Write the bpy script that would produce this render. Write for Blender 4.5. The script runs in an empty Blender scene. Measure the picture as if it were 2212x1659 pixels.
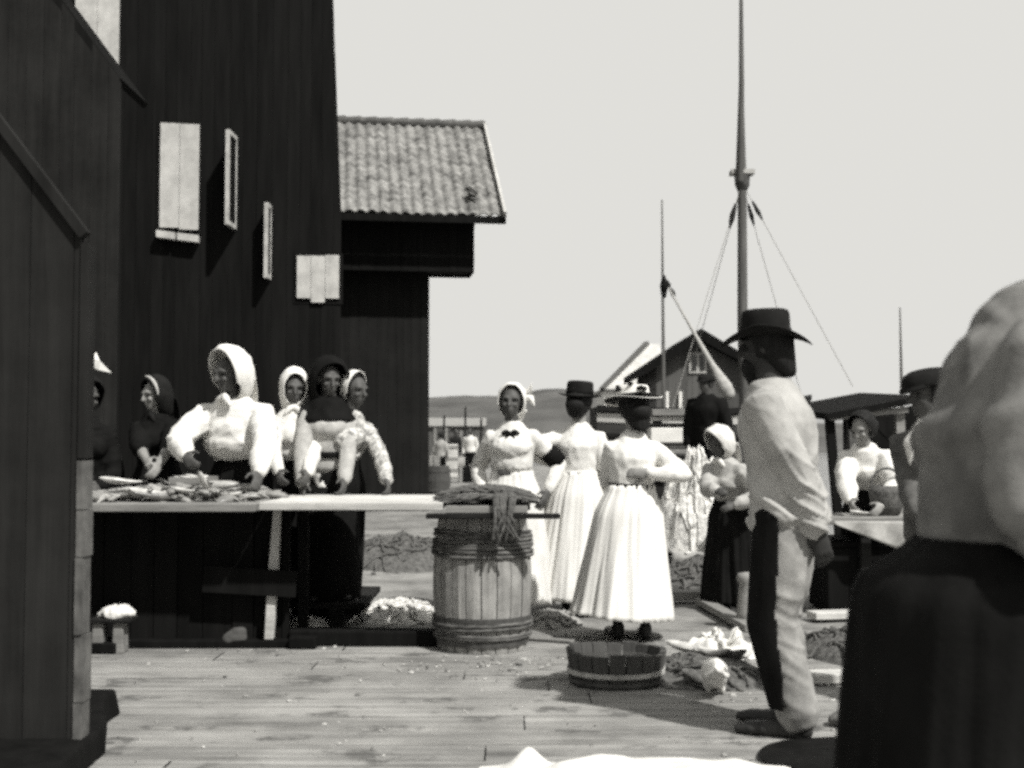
import bpy, bmesh, math, random
from mathutils import Vector, Matrix, noise
V = Vector
scene = bpy.context.scene
COL = scene.collection
rnd = random.Random(7)

# ------------------------------------------------------------------ camera model (photo measured on a 2212 x 1659 grid)
F = 2670.0
CAMZ = 1.3
PITCH = math.atan((950 - 829.5) / F)
def at(px, py, d):
    """point at depth d (metres along +Y) seen at photo position (px, py)"""
    u = (px - 1106) / F; v = -(py - 829.5) / F
    y = math.cos(PITCH) - math.sin(PITCH) * v
    z = math.sin(PITCH) + math.cos(PITCH) * v
    k = d / y
    return V((u * k, d, CAMZ + z * k))
def on_ground(px, py, z=0.0):
    a = at(px, py, 1.0); r = a - V((0, 0, CAMZ))
    return V((0, 0, CAMZ)) + r * ((z - CAMZ) / r.z)
def on_plane(px, py, o, n):
    r = at(px, py, 1.0) - V((0, 0, CAMZ)); c = V((0, 0, CAMZ))
    t = (V(o) - c).dot(n) / r.dot(n)
    return c + r * t

# ------------------------------------------------------------------ materials (a black and white world: neutral, slightly warm greys)
def g(v): return (v, v * .985, v * .94, 1)
MATS = {}
def nodes(name):
    m = bpy.data.materials.new(name); m.use_nodes = True
    nt = m.node_tree; b = nt.nodes['Principled BSDF']
    MATS[name] = m
    return m, nt, b
def N(nt, typ, **kw):
    n = nt.nodes.new(typ)
    for k, v in kw.items():
        if k.startswith('i_'): n.inputs[k[2:].replace('_', ' ')].default_value = v
        else: setattr(n, k, v)
    return n
def mat(name, lo, hi=None, scale=(6, 6, 6), rough=.85, bump=.0, island=0., detail=5, bscale=None, spec=.25, patch=0., pscale=1.5, coat=0., contrast=1., sheen=0., spots=0., sscale=5., st=.6):
    """noise-mottled material; scale stretches the grain, island gives each separate board its own tone, patch adds large worn patches"""
    m, nt, b = nodes(name); L = nt.links
    hi = lo if hi is None else hi
    tc = N(nt, 'ShaderNodeTexCoord'); mp = N(nt, 'ShaderNodeMapping'); mp.inputs['Scale'].default_value = scale
    L.new(tc.outputs['Object'], mp.inputs['Vector'])
    add = None
    if island:
        geo = N(nt, 'ShaderNodeNewGeometry'); k = N(nt, 'ShaderNodeMath', operation='MULTIPLY'); k.inputs[1].default_value = 37.0
        L.new(geo.outputs['Random Per Island'], k.inputs[0])
        va = N(nt, 'ShaderNodeVectorMath', operation='ADD'); L.new(mp.outputs[0], va.inputs[0]); L.new(k.outputs[0], va.inputs[1])
        vec = va.outputs[0]
    else: vec = mp.outputs[0]
    nz = N(nt, 'ShaderNodeTexNoise'); nz.inputs['Scale'].default_value = 1; nz.inputs['Detail'].default_value = detail; nz.inputs['Roughness'].default_value = .62
    L.new(vec, nz.inputs['Vector'])
    mr = N(nt, 'ShaderNodeMapRange'); w = .22 / contrast
    mr.inputs['From Min'].default_value = .5 - w; mr.inputs['From Max'].default_value = .5 + w
    L.new(nz.outputs['Fac'], mr.inputs['Value']); fac = mr.outputs[0]
    if island:
        mi = N(nt, 'ShaderNodeMix', data_type='FLOAT'); mi.inputs['Factor'].default_value = island
        L.new(fac, mi.inputs['A']); L.new(geo.outputs['Random Per Island'], mi.inputs['B']); fac = mi.outputs[0]
    if patch:
        n2 = N(nt, 'ShaderNodeTexNoise'); n2.inputs['Scale'].default_value = pscale; n2.inputs['Detail'].default_value = 6; n2.inputs['Roughness'].default_value = .65
        L.new(tc.outputs['Object'], n2.inputs['Vector'])
        m2 = N(nt, 'ShaderNodeMapRange'); m2.inputs['From Min'].default_value = .38; m2.inputs['From Max'].default_value = .62
        L.new(n2.outputs['Fac'], m2.inputs['Value'])
        mi2 = N(nt, 'ShaderNodeMix', data_type='FLOAT'); mi2.inputs['Factor'].default_value = patch
        L.new(fac, mi2.inputs['A']); L.new(m2.outputs[0], mi2.inputs['B']); fac = mi2.outputs[0]
    if spots:
        n3 = N(nt, 'ShaderNodeTexNoise'); n3.inputs['Scale'].default_value = sscale; n3.inputs['Detail'].default_value = 7; n3.inputs['Roughness'].default_value = .7
        m3 = N(nt, 'ShaderNodeMapping'); m3.inputs['Scale'].default_value = (.6, 1, 1); L.new(tc.outputs['Object'], m3.inputs['Vector']); L.new(m3.outputs[0], n3.inputs['Vector'])
        r3 = N(nt, 'ShaderNodeMapRange'); r3.inputs['From Min'].default_value = st; r3.inputs['From Max'].default_value = st + .06; r3.inputs['To Min'].default_value = 1; r3.inputs['To Max'].default_value = 1 - spots
        L.new(n3.outputs['Fac'], r3.inputs['Value']); ml = N(nt, 'ShaderNodeMath', operation='MULTIPLY'); L.new(fac, ml.inputs[0]); L.new(r3.outputs[0], ml.inputs[1]); fac = ml.outputs[0]
    mx = N(nt, 'ShaderNodeMix', data_type='RGBA'); mx.inputs['A'].default_value = g(lo); mx.inputs['B'].default_value = g(hi)
    L.new(fac, mx.inputs['Factor']); L.new(mx.outputs['Result'], b.inputs['Base Color'])
    b.inputs['Roughness'].default_value = rough; b.inputs['Specular IOR Level'].default_value = spec
    if coat: b.inputs['Coat Weight'].default_value = coat
    if sheen: b.inputs['Sheen Weight'].default_value = sheen
    if bump:
        bp = N(nt, 'ShaderNodeBump'); bp.inputs['Strength'].default_value = bump; bp.inputs['Distance'].default_value = .004 if bscale else .02
        if bscale:
            nb = N(nt, 'ShaderNodeTexNoise'); nb.inputs['Scale'].default_value = bscale; nb.inputs['Detail'].default_value = 4
            L.new(tc.outputs['Object'], nb.inputs['Vector']); L.new(nb.outputs['Fac'], bp.inputs['Height'])
        else: L.new(nz.outputs['Fac'], bp.inputs['Height'])
        L.new(bp.outputs[0], b.inputs['Normal'])
    return m

# ------------------------------------------------------------------ object helpers
def link(name, me, m=None, parent=None, loc=None, rotz=0, smooth=False):
    o = bpy.data.objects.new(name, me); COL.objects.link(o)
    if m is not None: me.materials.append(m)
    if smooth: me.polygons.foreach_set('use_smooth', [True] * len(me.polygons))
    if parent is not None: o.parent = parent
    if loc is not None: o.location = loc
    if rotz: o.rotation_euler = (0, 0, rotz)
    return o
def tag(o, label, cat, group=None, kind=None):
    if label: o['label'] = label
    if cat: o['category'] = cat
    if group: o['group'] = group
    if kind: o['kind'] = kind
    return o
def thing(name, label, cat, loc=(0, 0, 0), rotz=0, group=None):
    o = bpy.data.objects.new(name, None); COL.objects.link(o); o.empty_display_size = .1
    o.location = loc; o.rotation_euler = (0, 0, rotz)
    return tag(o, label, cat, group)

class MB:
    """collects shapes, builds ONE mesh object"""
    def __init__(s): s.v = []; s.f = []
    def add(s, vs, fs, M=None):
        k = len(s.v)
        s.v += [(M @ V(p)) if M is not None else V(p) for p in vs]
        s.f += [tuple(i + k for i in f) for f in fs]
        return s
    def box(s, lo, hi, M=None):
        x0, y0, z0 = lo; x1, y1, z1 = hi
        return s.add([(x0,y0,z0),(x1,y0,z0),(x1,y1,z0),(x0,y1,z0),(x0,y0,z1),(x1,y0,z1),(x1,y1,z1),(x0,y1,z1)],
                     [(0,3,2,1),(4,5,6,7),(0,1,5,4),(1,2,6,5),(2,3,7,6),(3,0,4,7)], M)
    def bar(s, a, b, w, h, up=(0, 0, 1)):
        """a box beam from a to b, w wide, h high"""
        a = V(a); b = V(b); d = (b - a).normalized(); up = V(up)
        x = d.cross(up)
        if x.length < 1e-4: x = d.cross(V((1, 0, 0)))
        x.normalize(); u = x.cross(d)
        vs = []
        for p in (a, b):
            for sx, su in ((-1,-1),(1,-1),(1,1),(-1,1)): vs.append(p + x * (sx * w / 2) + u * (su * h / 2))
        return s.add(vs, [(3,2,1,0),(4,5,6,7),(0,1,5,4),(1,2,6,5),(2,3,7,6),(3,0,4,7)])
    def tube(s, pts, rad, n=10, ref=None, caps=True, closed=False):
        """tapered tube; rad: floats or (rx, ry) pairs, rx along ref"""
        pts = [V(p) for p in pts]; m = len(pts)
        if not isinstance(rad, (list, tuple)): rad = [rad] * m
        rad = [(r, r) if not isinstance(r, (list, tuple)) else r for r in rad]
        vs = []; fs = []; prev = None
        for i, p in enumerate(pts):
            if closed: d = pts[(i + 1) % m] - pts[i - 1]
            else: d = pts[min(i + 1, m - 1)] - pts[max(i - 1, 0)]
            d = d.normalized() if d.length > 1e-9 else V((0, 0, 1))
            if prev is None:
                r = V(ref) if ref is not None else (V((1, 0, 0)) if abs(d.x) < .9 else V((0, 1, 0)))
            else: r = V(ref) if ref is not None else prev
            x = r - d * r.dot(d)
            if x.length < 1e-6: x = d.orthogonal()
            x.normalize(); prev = x; y = d.cross(x)
            for k in range(n):
                a = 2 * math.pi * k / n
                vs.append(p + x * (math.cos(a) * rad[i][0]) + y * (math.sin(a) * rad[i][1]))
        for i in range(m if closed else m - 1):
            j = (i + 1) % m
            for k in range(n):
                k2 = (k + 1) % n
                fs.append((i*n+k, i*n+k2, j*n+k2, j*n+k))
        if caps and not closed:
            for i, e in ((0, -1), (m - 1, 1)):
                d = (pts[i] - pts[i - 1 if i else 1]).normalized()
                r = min(rad[i]); c = len(vs); base = i * n
                # rounded cap: one inner ring and a tip
                ring = [pts[i] + (vs[base + k] - pts[i]) * .7 + d * r * .6 for k in range(n)]
                vs += ring; vs.append(pts[i] + d * r * .85)
                for k in range(n):
                    k2 = (k + 1) % n
                    q = (base + k, base + k2, c + k2, c + k); t = (c + k, c + k2, c + n)
                    if e < 0: q = q[::-1]; t = t[::-1]
                    fs.append(q); fs.append(t)
        return s.add(vs, fs)
    def ell(s, c, r, R=None, nu=14, nv=10):
        c = V(c); vs = [c + ((R @ V((0, 0, -r[2]))) if R else V((0, 0, -r[2])))]; fs = []
        for i in range(1, nv):
            ph = -math.pi / 2 + math.pi * i / nv
            for k in range(nu):
                a = 2 * math.pi * k / nu
                p = V((math.cos(ph) * math.cos(a) * r[0], math.cos(ph) * math.sin(a) * r[1], math.sin(ph) * r[2]))
                vs.append(c + ((R @ p) if R else p))
        vs.append(c + ((R @ V((0, 0, r[2]))) if R else V((0, 0, r[2])))); top = len(vs) - 1
        for k in range(nu):
            k2 = (k + 1) % nu
            fs.append((0, 1 + k2, 1 + k)); fs.append((top, 1 + (nv-2)*nu + k, 1 + (nv-2)*nu + k2))
            for i in range(nv - 2):
                a = 1 + i * nu
                fs.append((a + k, a + k2, a + nu + k2, a + nu + k))
        return s.add(vs, fs)
    def lathe(s, prof, n=32, c=(0, 0, 0), sx=1, sy=1, M=None):
        c = V(c); vs = []; fs = []
        for (r, z) in prof:
            for k in range(n):
                a = 2 * math.pi * k / n
                vs.append(c + V((r * math.cos(a) * sx, r * math.sin(a) * sy, z)))
        for i in range(len(prof) - 1):
            for k in range(n):
                k2 = (k + 1) % n; fs.append((i*n+k, i*n+k2, (i+1)*n+k2, (i+1)*n+k))
        return s.add(vs, fs, M)
    def grid(s, fn, nu, nv, wrap=False):
        vs = [fn(i / nu, j / nv) for j in range(nv + 1) for i in range(nu + (0 if wrap else 1))]
        w = nu if wrap else nu + 1; fs = []
        for j in range(nv):
            for i in range(nu):
                i2 = (i + 1) % w
                fs.append((j*w+i, j*w+i2, (j+1)*w+i2, (j+1)*w+i))
        return s.add(vs, fs)
    def mesh(s, name):
        me = bpy.data.meshes.new(name); me.from_pydata([tuple(p) for p in s.v], [], s.f); me.validate(); me.update(); return me
    def build(s, name, m, parent=None, loc=None, rotz=0, smooth=False, bevel=0, solid=0):
        o = link(name, s.mesh(name), m, parent, loc, rotz, smooth)
        if solid:
            md = o.modifiers.new('s', 'SOLIDIFY'); md.thickness = solid; md.offset = 0
        if bevel:
            md = o.modifiers.new('b', 'BEVEL'); md.width = bevel; md.segments = 2; md.limit_method = 'ANGLE'
        return o
    def fuse(s, name, m, voxel, parent=None, loc=None, rotz=0, smooth=3, disp=None):
        """melt all the shapes into one continuous skin (voxel remesh), smooth it, then push it along its normals by disp(co, n)"""
        t = bpy.data.objects.new('tmp', s.mesh('tmp')); COL.objects.link(t)
        md = t.modifiers.new('r', 'REMESH'); md.mode = 'VOXEL'; md.voxel_size = voxel; md.use_smooth_shade = True
        if smooth:
            ms = t.modifiers.new('s', 'SMOOTH'); ms.iterations = smooth; ms.factor = .5
        dg = bpy.context.evaluated_depsgraph_get(); dg.update()
        me = bpy.data.meshes.new_from_object(t.evaluated_get(dg)); me.name = name
        old = t.data; bpy.data.objects.remove(t); bpy.data.meshes.remove(old)
        if disp:
            nrm = [v.normal.copy() for v in me.vertices]
            for v, n in zip(me.vertices, nrm): v.co = v.co + n * disp(v.co, n)
            me.update()
        me.materials.clear()
        return link(name, me, m, parent, loc, rotz, True)

def ridged(p, s=1.0):
    return 1 - abs(noise.noise(V(p) * s)) * 2
def folds(amp, scale, tilt=(0, 0, 0), ampz=None):
    """cloth creases: ridged noise stretched by scale in a tilted frame"""
    E = Matrix.Rotation(tilt[0], 3, 'X') @ Matrix.Rotation(tilt[1], 3, 'Y')
    def f(co, n):
        q = E @ co; q = V((q.x * scale[0], q.y * scale[1], q.z * scale[2]))
        a = amp if ampz is None else amp * ampz(co)
        return a * (ridged(q) * .6 + noise.noise(q * 2.3) * .4 - .3)
    return f

def creases(amp, scale, tilt=(0, 0, 0), ampz=None, p=2.2):
    """sharper pulled creases running along the tilted Y axis"""
    E = Matrix.Rotation(tilt[0], 3, 'X') @ Matrix.Rotation(tilt[1], 3, 'Y')
    def f(co, n):
        q = E @ co; w = noise.noise(q * 3) * .25
        q = V((q.x * scale[0], q.y * scale[1], q.z * scale[2] + w * 3))
        a = amp if ampz is None else amp * ampz(co)
        return a * (max(0, ridged(q)) ** p + .5 * max(0, ridged(q * 1.9 + V((7, 3, 1)))) ** p - .35)
    return f

# ------------------------------------------------------------------ boarded walls
def clip_poly(poly, a, b, keep):
    """clip polygon [(u, z)] to u >= a (keep = 1) or u <= a (keep = -1)"""
    out = []
    for i, p in enumerate(poly):
        q = poly[(i + 1) % len(poly)]
        ip = (p[0] - a) * keep >= 0; iq = (q[0] - a) * keep >= 0
        if ip: out.append(p)
        if ip != iq:
            t = (a - p[0]) / (q[0] - p[0]); out.append((a, p[1] + (q[1] - p[1]) * t))
    return out
def board_wall(mb, o, ux, n, poly, bw=.17, th=.03, jit=.006, gap=.003, rg=None, back=True):
    """vertical boards filling polygon poly [(u, z)] on the plane o + u * ux + z * Z, thickness th behind, face towards n"""
    rg = rg or rnd; o = V(o); ux = V(ux); n = V(n)
    lo = min(p[0] for p in poly); hi = max(p[0] for p in poly); u = lo
    while u < hi - 1e-6:
        w = bw * rg.uniform(.8, 1.2); e = min(u + w, hi)
        pl = clip_poly(clip_poly(poly, u + gap / 2, 0, 1), e - gap / 2, 0, -1)
        if len(pl) >= 3:
            j = rg.uniform(0, jit); m = len(pl)
            fr = [o + ux * p[0] + V((0, 0, p[1])) + n * j for p in pl]
            bk = [p - n * (th + j) for p in fr]
            fs = [tuple(range(m)), tuple(range(2 * m - 1, m - 1, -1))] + [(i, i + m, (i + 1) % m + m, (i + 1) % m) for i in range(m)]
            mb.add(fr + bk, fs)
        u = e
    if back:
        m = len(poly); cu = sum(p[0] for p in poly) / m; cz = sum(p[1] for p in poly) / m
        q = [(p[0] + (cu - p[0]) * .004, p[1] + (cz - p[1]) * .004) for p in poly]
        fr = [o + ux * p[0] + V((0, 0, p[1])) - n * (th * .4) for p in q]; bk = [p - n * th * .9 for p in fr]
        mb.add(fr + bk, [tuple(range(m)), tuple(range(2 * m - 1, m - 1, -1))] + [(i, i + m, (i + 1) % m + m, (i + 1) % m) for i in range(m)])
    return mb
# ------------------------------------------------------------------ people
def rot(yaw=0, pitch=0, roll=0):
    """head matrix: yaw to the person's left, pitch > 0 looks down, roll tips sideways (front is -Y)"""
    r = math.radians
    return Matrix.Rotation(r(yaw), 3, 'Z') @ Matrix.Rotation(r(pitch), 3, 'X') @ Matrix.Rotation(r(roll), 3, 'Y')
def ik(S, T, a, b, pole):
    d = T - S; L = min(d.length, .995 * (a + b)); n = d.normalized(); T = S + n * L
    x = (a * a - b * b + L * L) / (2 * L); h = math.sqrt(max(0, a * a - x * x))
    p = V(pole) - n * V(pole).dot(n); p.normalize()
    return S + n * x + p * h, T
def add_hand(mb, W, d, pn, H, curl=.45, thumb=1, k=1.0):
    """palm, four bent fingers and a thumb from wrist W along d, palm facing pn"""
    d = d.normalized(); pn = (pn - d * pn.dot(d)).normalized(); q = d.cross(pn) * thumb
    pl = .052 * H * k; fr = .0056 * H * k
    mb.tube([W - d * .02, W + d * pl * .4, W + d * pl], [(.02*H*k/1.05, .013*H*k), (.024*H*k, .011*H*k), (.022*H*k, .009*H*k)], 10, ref=q)
    for i, (off, ln) in enumerate(((.0165, .046), (.0055, .051), (-.0055, .047), (-.0165, .037))):
        c = curl * (1 + .12 * i); p = W + d * pl * .95 + q * off * H * k; pts = [p]; a = c * .4
        for s in (.45, .32, .28):
            p = p + (d * math.cos(a) + pn * math.sin(a)) * ln * H * k * s; pts.append(p); a += c
        mb.tube(pts, [fr * 1.05, fr, fr * .95, fr * .8], 8)
    p = W + d * pl * .25 + q * .02 * H * k; t = (d * .6 + q * .65 + pn * .45).normalized()
    mb.tube([p, p + t * .024 * H * k, p + (t + d * .5).normalized() * .045 * H * k], [fr * 1.35, fr * 1.2, fr * .9], 8)

def person(label, loc, yaw, H=1.63, male=False, lean=0, side=0, head=(0, 0, 0), hands=None, poles=None, feet=None, voxel=.009, skin='skin', hips=(0, 0), curl=.45, palm=None, broad=1.0, cat=None, headup=.5):
    """a standing body as one continuous skin; front is local -Y; hands: {'R': world wrist point, 'L': ...}; returns the joints and the body object"""
    loc = V(loc); yr = math.radians(yaw); iR = Matrix.Rotation(-yr, 3, 'Z')
    J = {'H': H, 'male': male, 'loc': loc, 'yaw': yr}
    P = V((hips[0], hips[1], .515 * H)); la = math.radians(lean); sa = math.radians(side)
    s = V((math.sin(sa), -math.sin(la) * math.cos(sa), math.cos(la) * math.cos(sa)))
    X = V((math.cos(sa), 0, -math.sin(sa)))
    Nk = P + s * .305 * H; hd = (s * (1 - headup) + V((0, 0, 1)) * headup).normalized()
    C = Nk + hd * .113 * H + V((0, -.012 * H, 0)); R = rot(*head)
    sw = (.112 if male else .089) * H * broad; dropS = .034 if male else .044
    J.update(P=P, s=s, X=X, N=Nk, C=C, R=R)
    mb = MB()
    # trunk
    hw = .088 * H if male else .096 * H
    prof = [(-.045, hw*.8, .06*H), (0, hw, .07*H), (.05, hw*.93, .066*H), (.105, .074*H, .055*H), (.17, .083*H, .06*H), (.225, .093*H, .066*H), (.268, .09*H, .052*H), (.292, .055*H, .04*H)]
    mb.tube([P + s * t * H for t, a, b in prof], [(a, b) for t, a, b in prof], 20, ref=X)
    if not male:
        for sx in (-1, 1): mb.ell(P + s * .222 * H + X * sx * .04 * H + s.cross(X) * -.055 * H, (.038*H, .034*H, .036*H))
    nr = .036 * H if male else .031 * H
    mb.tube([Nk - s * .03 * H, Nk + hd * .02 * H, C - hd * .03 * H], [nr * 1.5, nr * 1.08, nr], 12)
    # head
    k = H * 1.0
    hp = lambda x, y, z: C + R @ (V((x, y, z)) * k)
    mb.ell(hp(0, .006, .014), (.0455*k, .056*k, .052*k), R)
    mb.ell(hp(0, -.014, -.018), (.037*k, .038*k, .048*k), R)
    mb.ell(hp(0, -.034, -.052), (.018*k, .016*k, .013*k), R)              # chin
    mb.tube([hp(0, -.052, .012), hp(0, -.06, -.006), hp(0, -.0655, -.016)], [.0055*k, .007*k, .0085*k], 8)   # nose
    for sx in (-1, 1):
        mb.ell(hp(sx*.0465, .008, -.006), (.006*k, .011*k, .018*k), R)     # ear
        mb.tube([hp(sx*.008, -.0495, .017), hp(sx*.022, -.0475, .019), hp(sx*.033, -.038, .014)], [.006*k]*3, 8)   # brow
        mb.ell(hp(sx*.024, -.042, -.014), (.012*k, .009*k, .009*k), R)     # cheek
    mb.tube([hp(-.016, -.0455, -.034), hp(0, -.0525, -.033), hp(.016, -.0455, -.034)], [.0035*k, .0055*k, .0035*k], 8)
    mb.tube([hp(-.013, -.0455, -.041), hp(0, -.051, -.042), hp(.013, -.0455, -.041)], [.0035*k, .006*k, .0035*k], 8)
    # arms
    ua, fa = (.172 * H, .15 * H) if male else (.178 * H, .154 * H); am = 1.12 if male else 1.0
    for sd, sx in (('R', -1), ('L', 1)):
        S = Nk - s * dropS * H + X * sx * sw
        T = (hands or {}).get(sd)
        if T is None: T = S + V((sx * .03 * H, -.03 * H, -.31 * H))
        else: T = iR @ (V(T) - loc)
        pole = (poles or {}).get(sd, (sx * .7, .8, -.3))
        E, W = ik(S, T, ua, fa, V(pole)); J['S' + sd] = S; J['E' + sd] = E; J['W' + sd] = W
        mb.tube([S - X * sx * .04 * H, S, S.lerp(E, .4), E], [.03*H*am, .033*H*am, .029*H*am, .024*H*am], 12)
        mb.tube([E, E.lerp(W, .35), W], [.024*H*am, .024*H*am, .0165*H*am], 12)
        dr = (W - E).normalized(); pn = V((palm or {}).get(sd, (-sx * .8, 0, -.5)))
        add_hand(mb, W, dr, pn, H, curl, thumb=1 if sd == 'R' else -1, k=1.08 if male else 1)
    # legs
    for sd, sx in (('R', -1), ('L', 1)):
        hj = P + X * sx * .05 * H - s * .02 * H
        ft = V((feet or {}).get(sd, (sx * .055 * H, 0))).to_3d(); J['F' + sd] = ft
        ank = V((ft.x, ft.y, .045 * H)); kn, ank = ik(hj, ank, .232 * H, .226 * H, V((sx * .05, -1, 0)))
        J['K' + sd] = kn; J['A' + sd] = ank; J['h' + sd] = hj
        mb.tube([hj, hj.lerp(kn, .5), kn], [.05*H*am, .044*H*am, .031*H*am], 12)
        mb.tube([kn, kn.lerp(ank, .35), ank], [.031*H*am, .032*H*am, .019*H*am], 12)
        mb.tube([ank, V((ft.x, ft.y + .01, .025 * H)), V((ft.x + sx * .012 * H, ft.y - .07 * H, .018 * H)), V((ft.x + sx * .015 * H, ft.y - .115 * H, .013 * H))], [.02*H, .022*H, .021*H, .014*H], 10)
    body = mb.fuse('person', MATS[skin], voxel, None, loc, yr, 2)
    tag(body, label, cat or ('man' if male else 'woman'))
    J['o'] = body
    for sx in (-1, 1):
        e = MB(); e.ell(hp(sx*.0195, -.0425, .006), (.0075*k, .006*k, .0042*k), R, 10, 8)
        e.build('eye', MATS['dark_hair'], body, smooth=True)
    return J

def trunk_pts(J, t0, t1, grow, wmul=1.0):
    H = J['H']; hw = .088 if J['male'] else .094
    prof = [(-.12, hw*1.1, .078), (-.045, hw*1.06, .076), (0, hw, .07), (.05, hw*.93, .066), (.105, .076, .058), (.17, .085, .064), (.222, .092, .074 if not J['male'] else .07), (.252, .09, .064), (.274, .073, .052), (.292, .056, .045), (.312, .042, .04)]
    sel = [p for p in prof if t0 <= p[0] <= t1]
    return [J['P'] + J['s'] * p[0] * H for p in sel], [(p[1] * H * wmul + grow, p[2] * H + grow) for p in sel]
def top(J, m, name='blouse', grow=.022, waist=.1, peplum=None, sleeve=.033, cuff=.023, puff=1.0, bulge=0, disp=None, voxel=.011, upto=1.0, collar=True, arms='RL', wmul=1.0):
    """blouse or jacket over the trunk and both arms; upto: how far down the forearm the sleeve goes; bulge: blousing over the belt"""
    H = J['H']; mb = MB()
    c, r = trunk_pts(J, waist if peplum is None else peplum, .3, grow, wmul)
    mb.tube(c, r, 24, ref=J['X'])
    if bulge:
        mb.ell(J['P'] + J['s'] * (.15 * H) - V((0, .025, 0)), (.088*H + bulge, .07*H + bulge, .075*H))
    if not J['male']:
        mb.ell(J['P'] + J['s'] * .215 * H + J['s'].cross(J['X']) * -.05 * H, (.088*H, .06*H, .056*H))
    if collar: mb.tube([J['N'] - J['s'] * .02 * H, J['N'] + V((0, 0, .018 * H))], [.05 * H, .037 * H], 14)
    for sd in arms:
        S, E, W = J['S' + sd], J['E' + sd], J['W' + sd]; sx = -1 if sd == 'R' else 1
        mb.tube([S - J['X'] * sx * .05 * H + J['s'] * .008 * H, S + V((0, 0, .0)), S.lerp(E, .35), S.lerp(E, .75), E], [sleeve*.9*H, (sleeve + .006)*H, sleeve*1.05*H*puff, sleeve*H*puff, sleeve*.95*H], 14)
        e = E.lerp(W, upto)
        mb.tube([E, E.lerp(e, .45), E.lerp(e, .9), e], [sleeve*.95*H, sleeve*.92*H*puff, (sleeve*.4 + cuff*.6)*H, cuff*H], 14)
    return mb.fuse(name, m, voxel, J['o'], smooth=4, disp=disp)
def skirt(J, m, name='skirt', top_t=.11, hem=.07, rt=None, rb=(.3, .28), pleats=17, amp=.018, seed=0, shift=(0, 0), flare=1.15, nz=28, nu=140, hip=None, hipz=.13, hemtilt=0):
    """pleated skirt from the belt (top_t up the spine) to hem height"""
    H = J['H']; T = J['P'] + J['s'] * top_t * H; rt = rt or (.079 * H + .022, .06 * H + .022)
    Bc = V((J['P'].x + shift[0], J['P'].y + shift[1], hem)); mb = MB()
    hw = hip or (.103 * H + .03, .082 * H + .03)
    def fn(u, v):
        a = 2 * math.pi * u; z = T.z + (Bc.z - T.z) * v
        c = T.lerp(Bc, min(1, v ** .8)); c.z = z
        hv = min(1, (T.z - z) / (hipz * H)); hv = hv * hv * (3 - 2 * hv)
        fl = max(0, v) ** flare
        rx = rt[0] + (hw[0] - rt[0]) * hv * (1 - fl) + (rb[0] - rt[0]) * fl
        ry = rt[1] + (hw[1] - rt[1]) * hv * (1 - fl) + (rb[1] - rt[1]) * fl
        nse = noise.noise(V((math.cos(a) * 1.5 + seed, math.sin(a) * 1.5, v * 1.1)))
        k = 1 + nse * .06 * v
        q1 = noise.noise(V((math.cos(a) * pleats * .28, math.sin(a) * pleats * .28, v * .9 + seed * 3))); q2 = noise.noise(V((math.cos(a) * pleats * .75, math.sin(a) * pleats * .75, v * 1.4 + seed)))
        w = amp * (.25 + .75 * v) * (1.9 * q1 + 1.1 * q2 + .25 * math.sin(pleats * a + 3 * nse))
        p = c + V((math.cos(a) * (rx * k + w), math.sin(a) * (ry * k + w), 0))
        if v > .9: p.z += (noise.noise(V((math.cos(a) * 2, math.sin(a) * 2, seed + 4))) * .02 + hemtilt * math.cos(a)) * (v - .9) / .1
        return p
    mb.grid(lambda u, v: fn(u, v), nu, nz, wrap=True)
    o = mb.build(name, m, J['o'], smooth=True, solid=.006)
    return o
def belt(J, m, t=.107, grow=.026, h=.035, name='belt'):
    H = J['H']; mb = MB(); c = J['P'] + J['s'] * t * H; a, b = .078 * H + grow, .06 * H + grow
    mb.tube([c - J['s'] * h / 2, c - J['s'] * h * .4, c + J['s'] * h * .4, c + J['s'] * h / 2], [(a - .01, b - .01), (a, b), (a, b), (a - .01, b - .01)], 28, ref=J['X'], caps=False)
    return mb.build(name, m, J['o'], smooth=True)
def scarf(J, m, name='headscarf', r=(.068, .082, .082), open_deg=62, cz=.012, tail=True, neck=.35, peak=0, seed=0, knot=True, wrap_low=1.0, fw=0):
    """a kerchief: a shell round the head open to the face, falling to the nape and knotted under the chin"""
    H = J['H']; C = J['C']; R = J['R']; mb = MB()
    def fn(u, v):
        b = 2 * math.pi * u                                   # round the face: 0 = crown, pi = chin
        cb = math.cos(b)
        a0 = math.radians(open_deg) * (1 - .1 * cb + (.12 if cb < -.5 else 0))
        al = a0 + (math.pi - a0) * v
        d = V((math.sin(al) * math.sin(b), -math.cos(al), math.sin(al) * cb))
        k = 1 + .05 * noise.noise(V((d.x * 4 + seed, d.y * 4, d.z * 3))) + .03 * math.sin(9 * al + 3 * b + seed) * (1 - v)
        p = V((d.x * r[0], d.y * r[1] + .006, d.z * r[2] + cz)) * k
        if d.z < 0:                                            # hangs towards the neck and shoulders
            p.z += d.z * neck * .085 * max(0, d.y + .5) * wrap_low; p.y += -d.z * .012 * max(0, d.y)
        if peak and cb > 0: p.y -= peak * cb * (1 - v) ** 2; p.z += peak * .3 * cb * (1 - v) ** 2
        p.y -= fw
        return C + R @ (p * H)
    mb.grid(fn, 44, 22, wrap=True)
    if tail:
        def tl(u, v):
            w = (1 - v) * .055 + .006
            return C + R @ (V(((u - .5) * 2 * w, .066 + .022 * math.sin(v * 2) + .008 * math.sin(u * 9), -.03 - .12 * v)) * H)
        mb.grid(tl, 10, 10)
    if knot:
        for sx in (-1, 1):
            mb.tube([C + R @ (V((0, -.035, -.075)) * H), C + R @ (V((sx*.02, -.046, -.088)) * H), C + R @ (V((sx*.036, -.045, -.112)) * H)], [.011*H, .013*H, .005*H], 8)
    return mb.build(name, m, J['o'], smooth=True, solid=.006)
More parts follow.
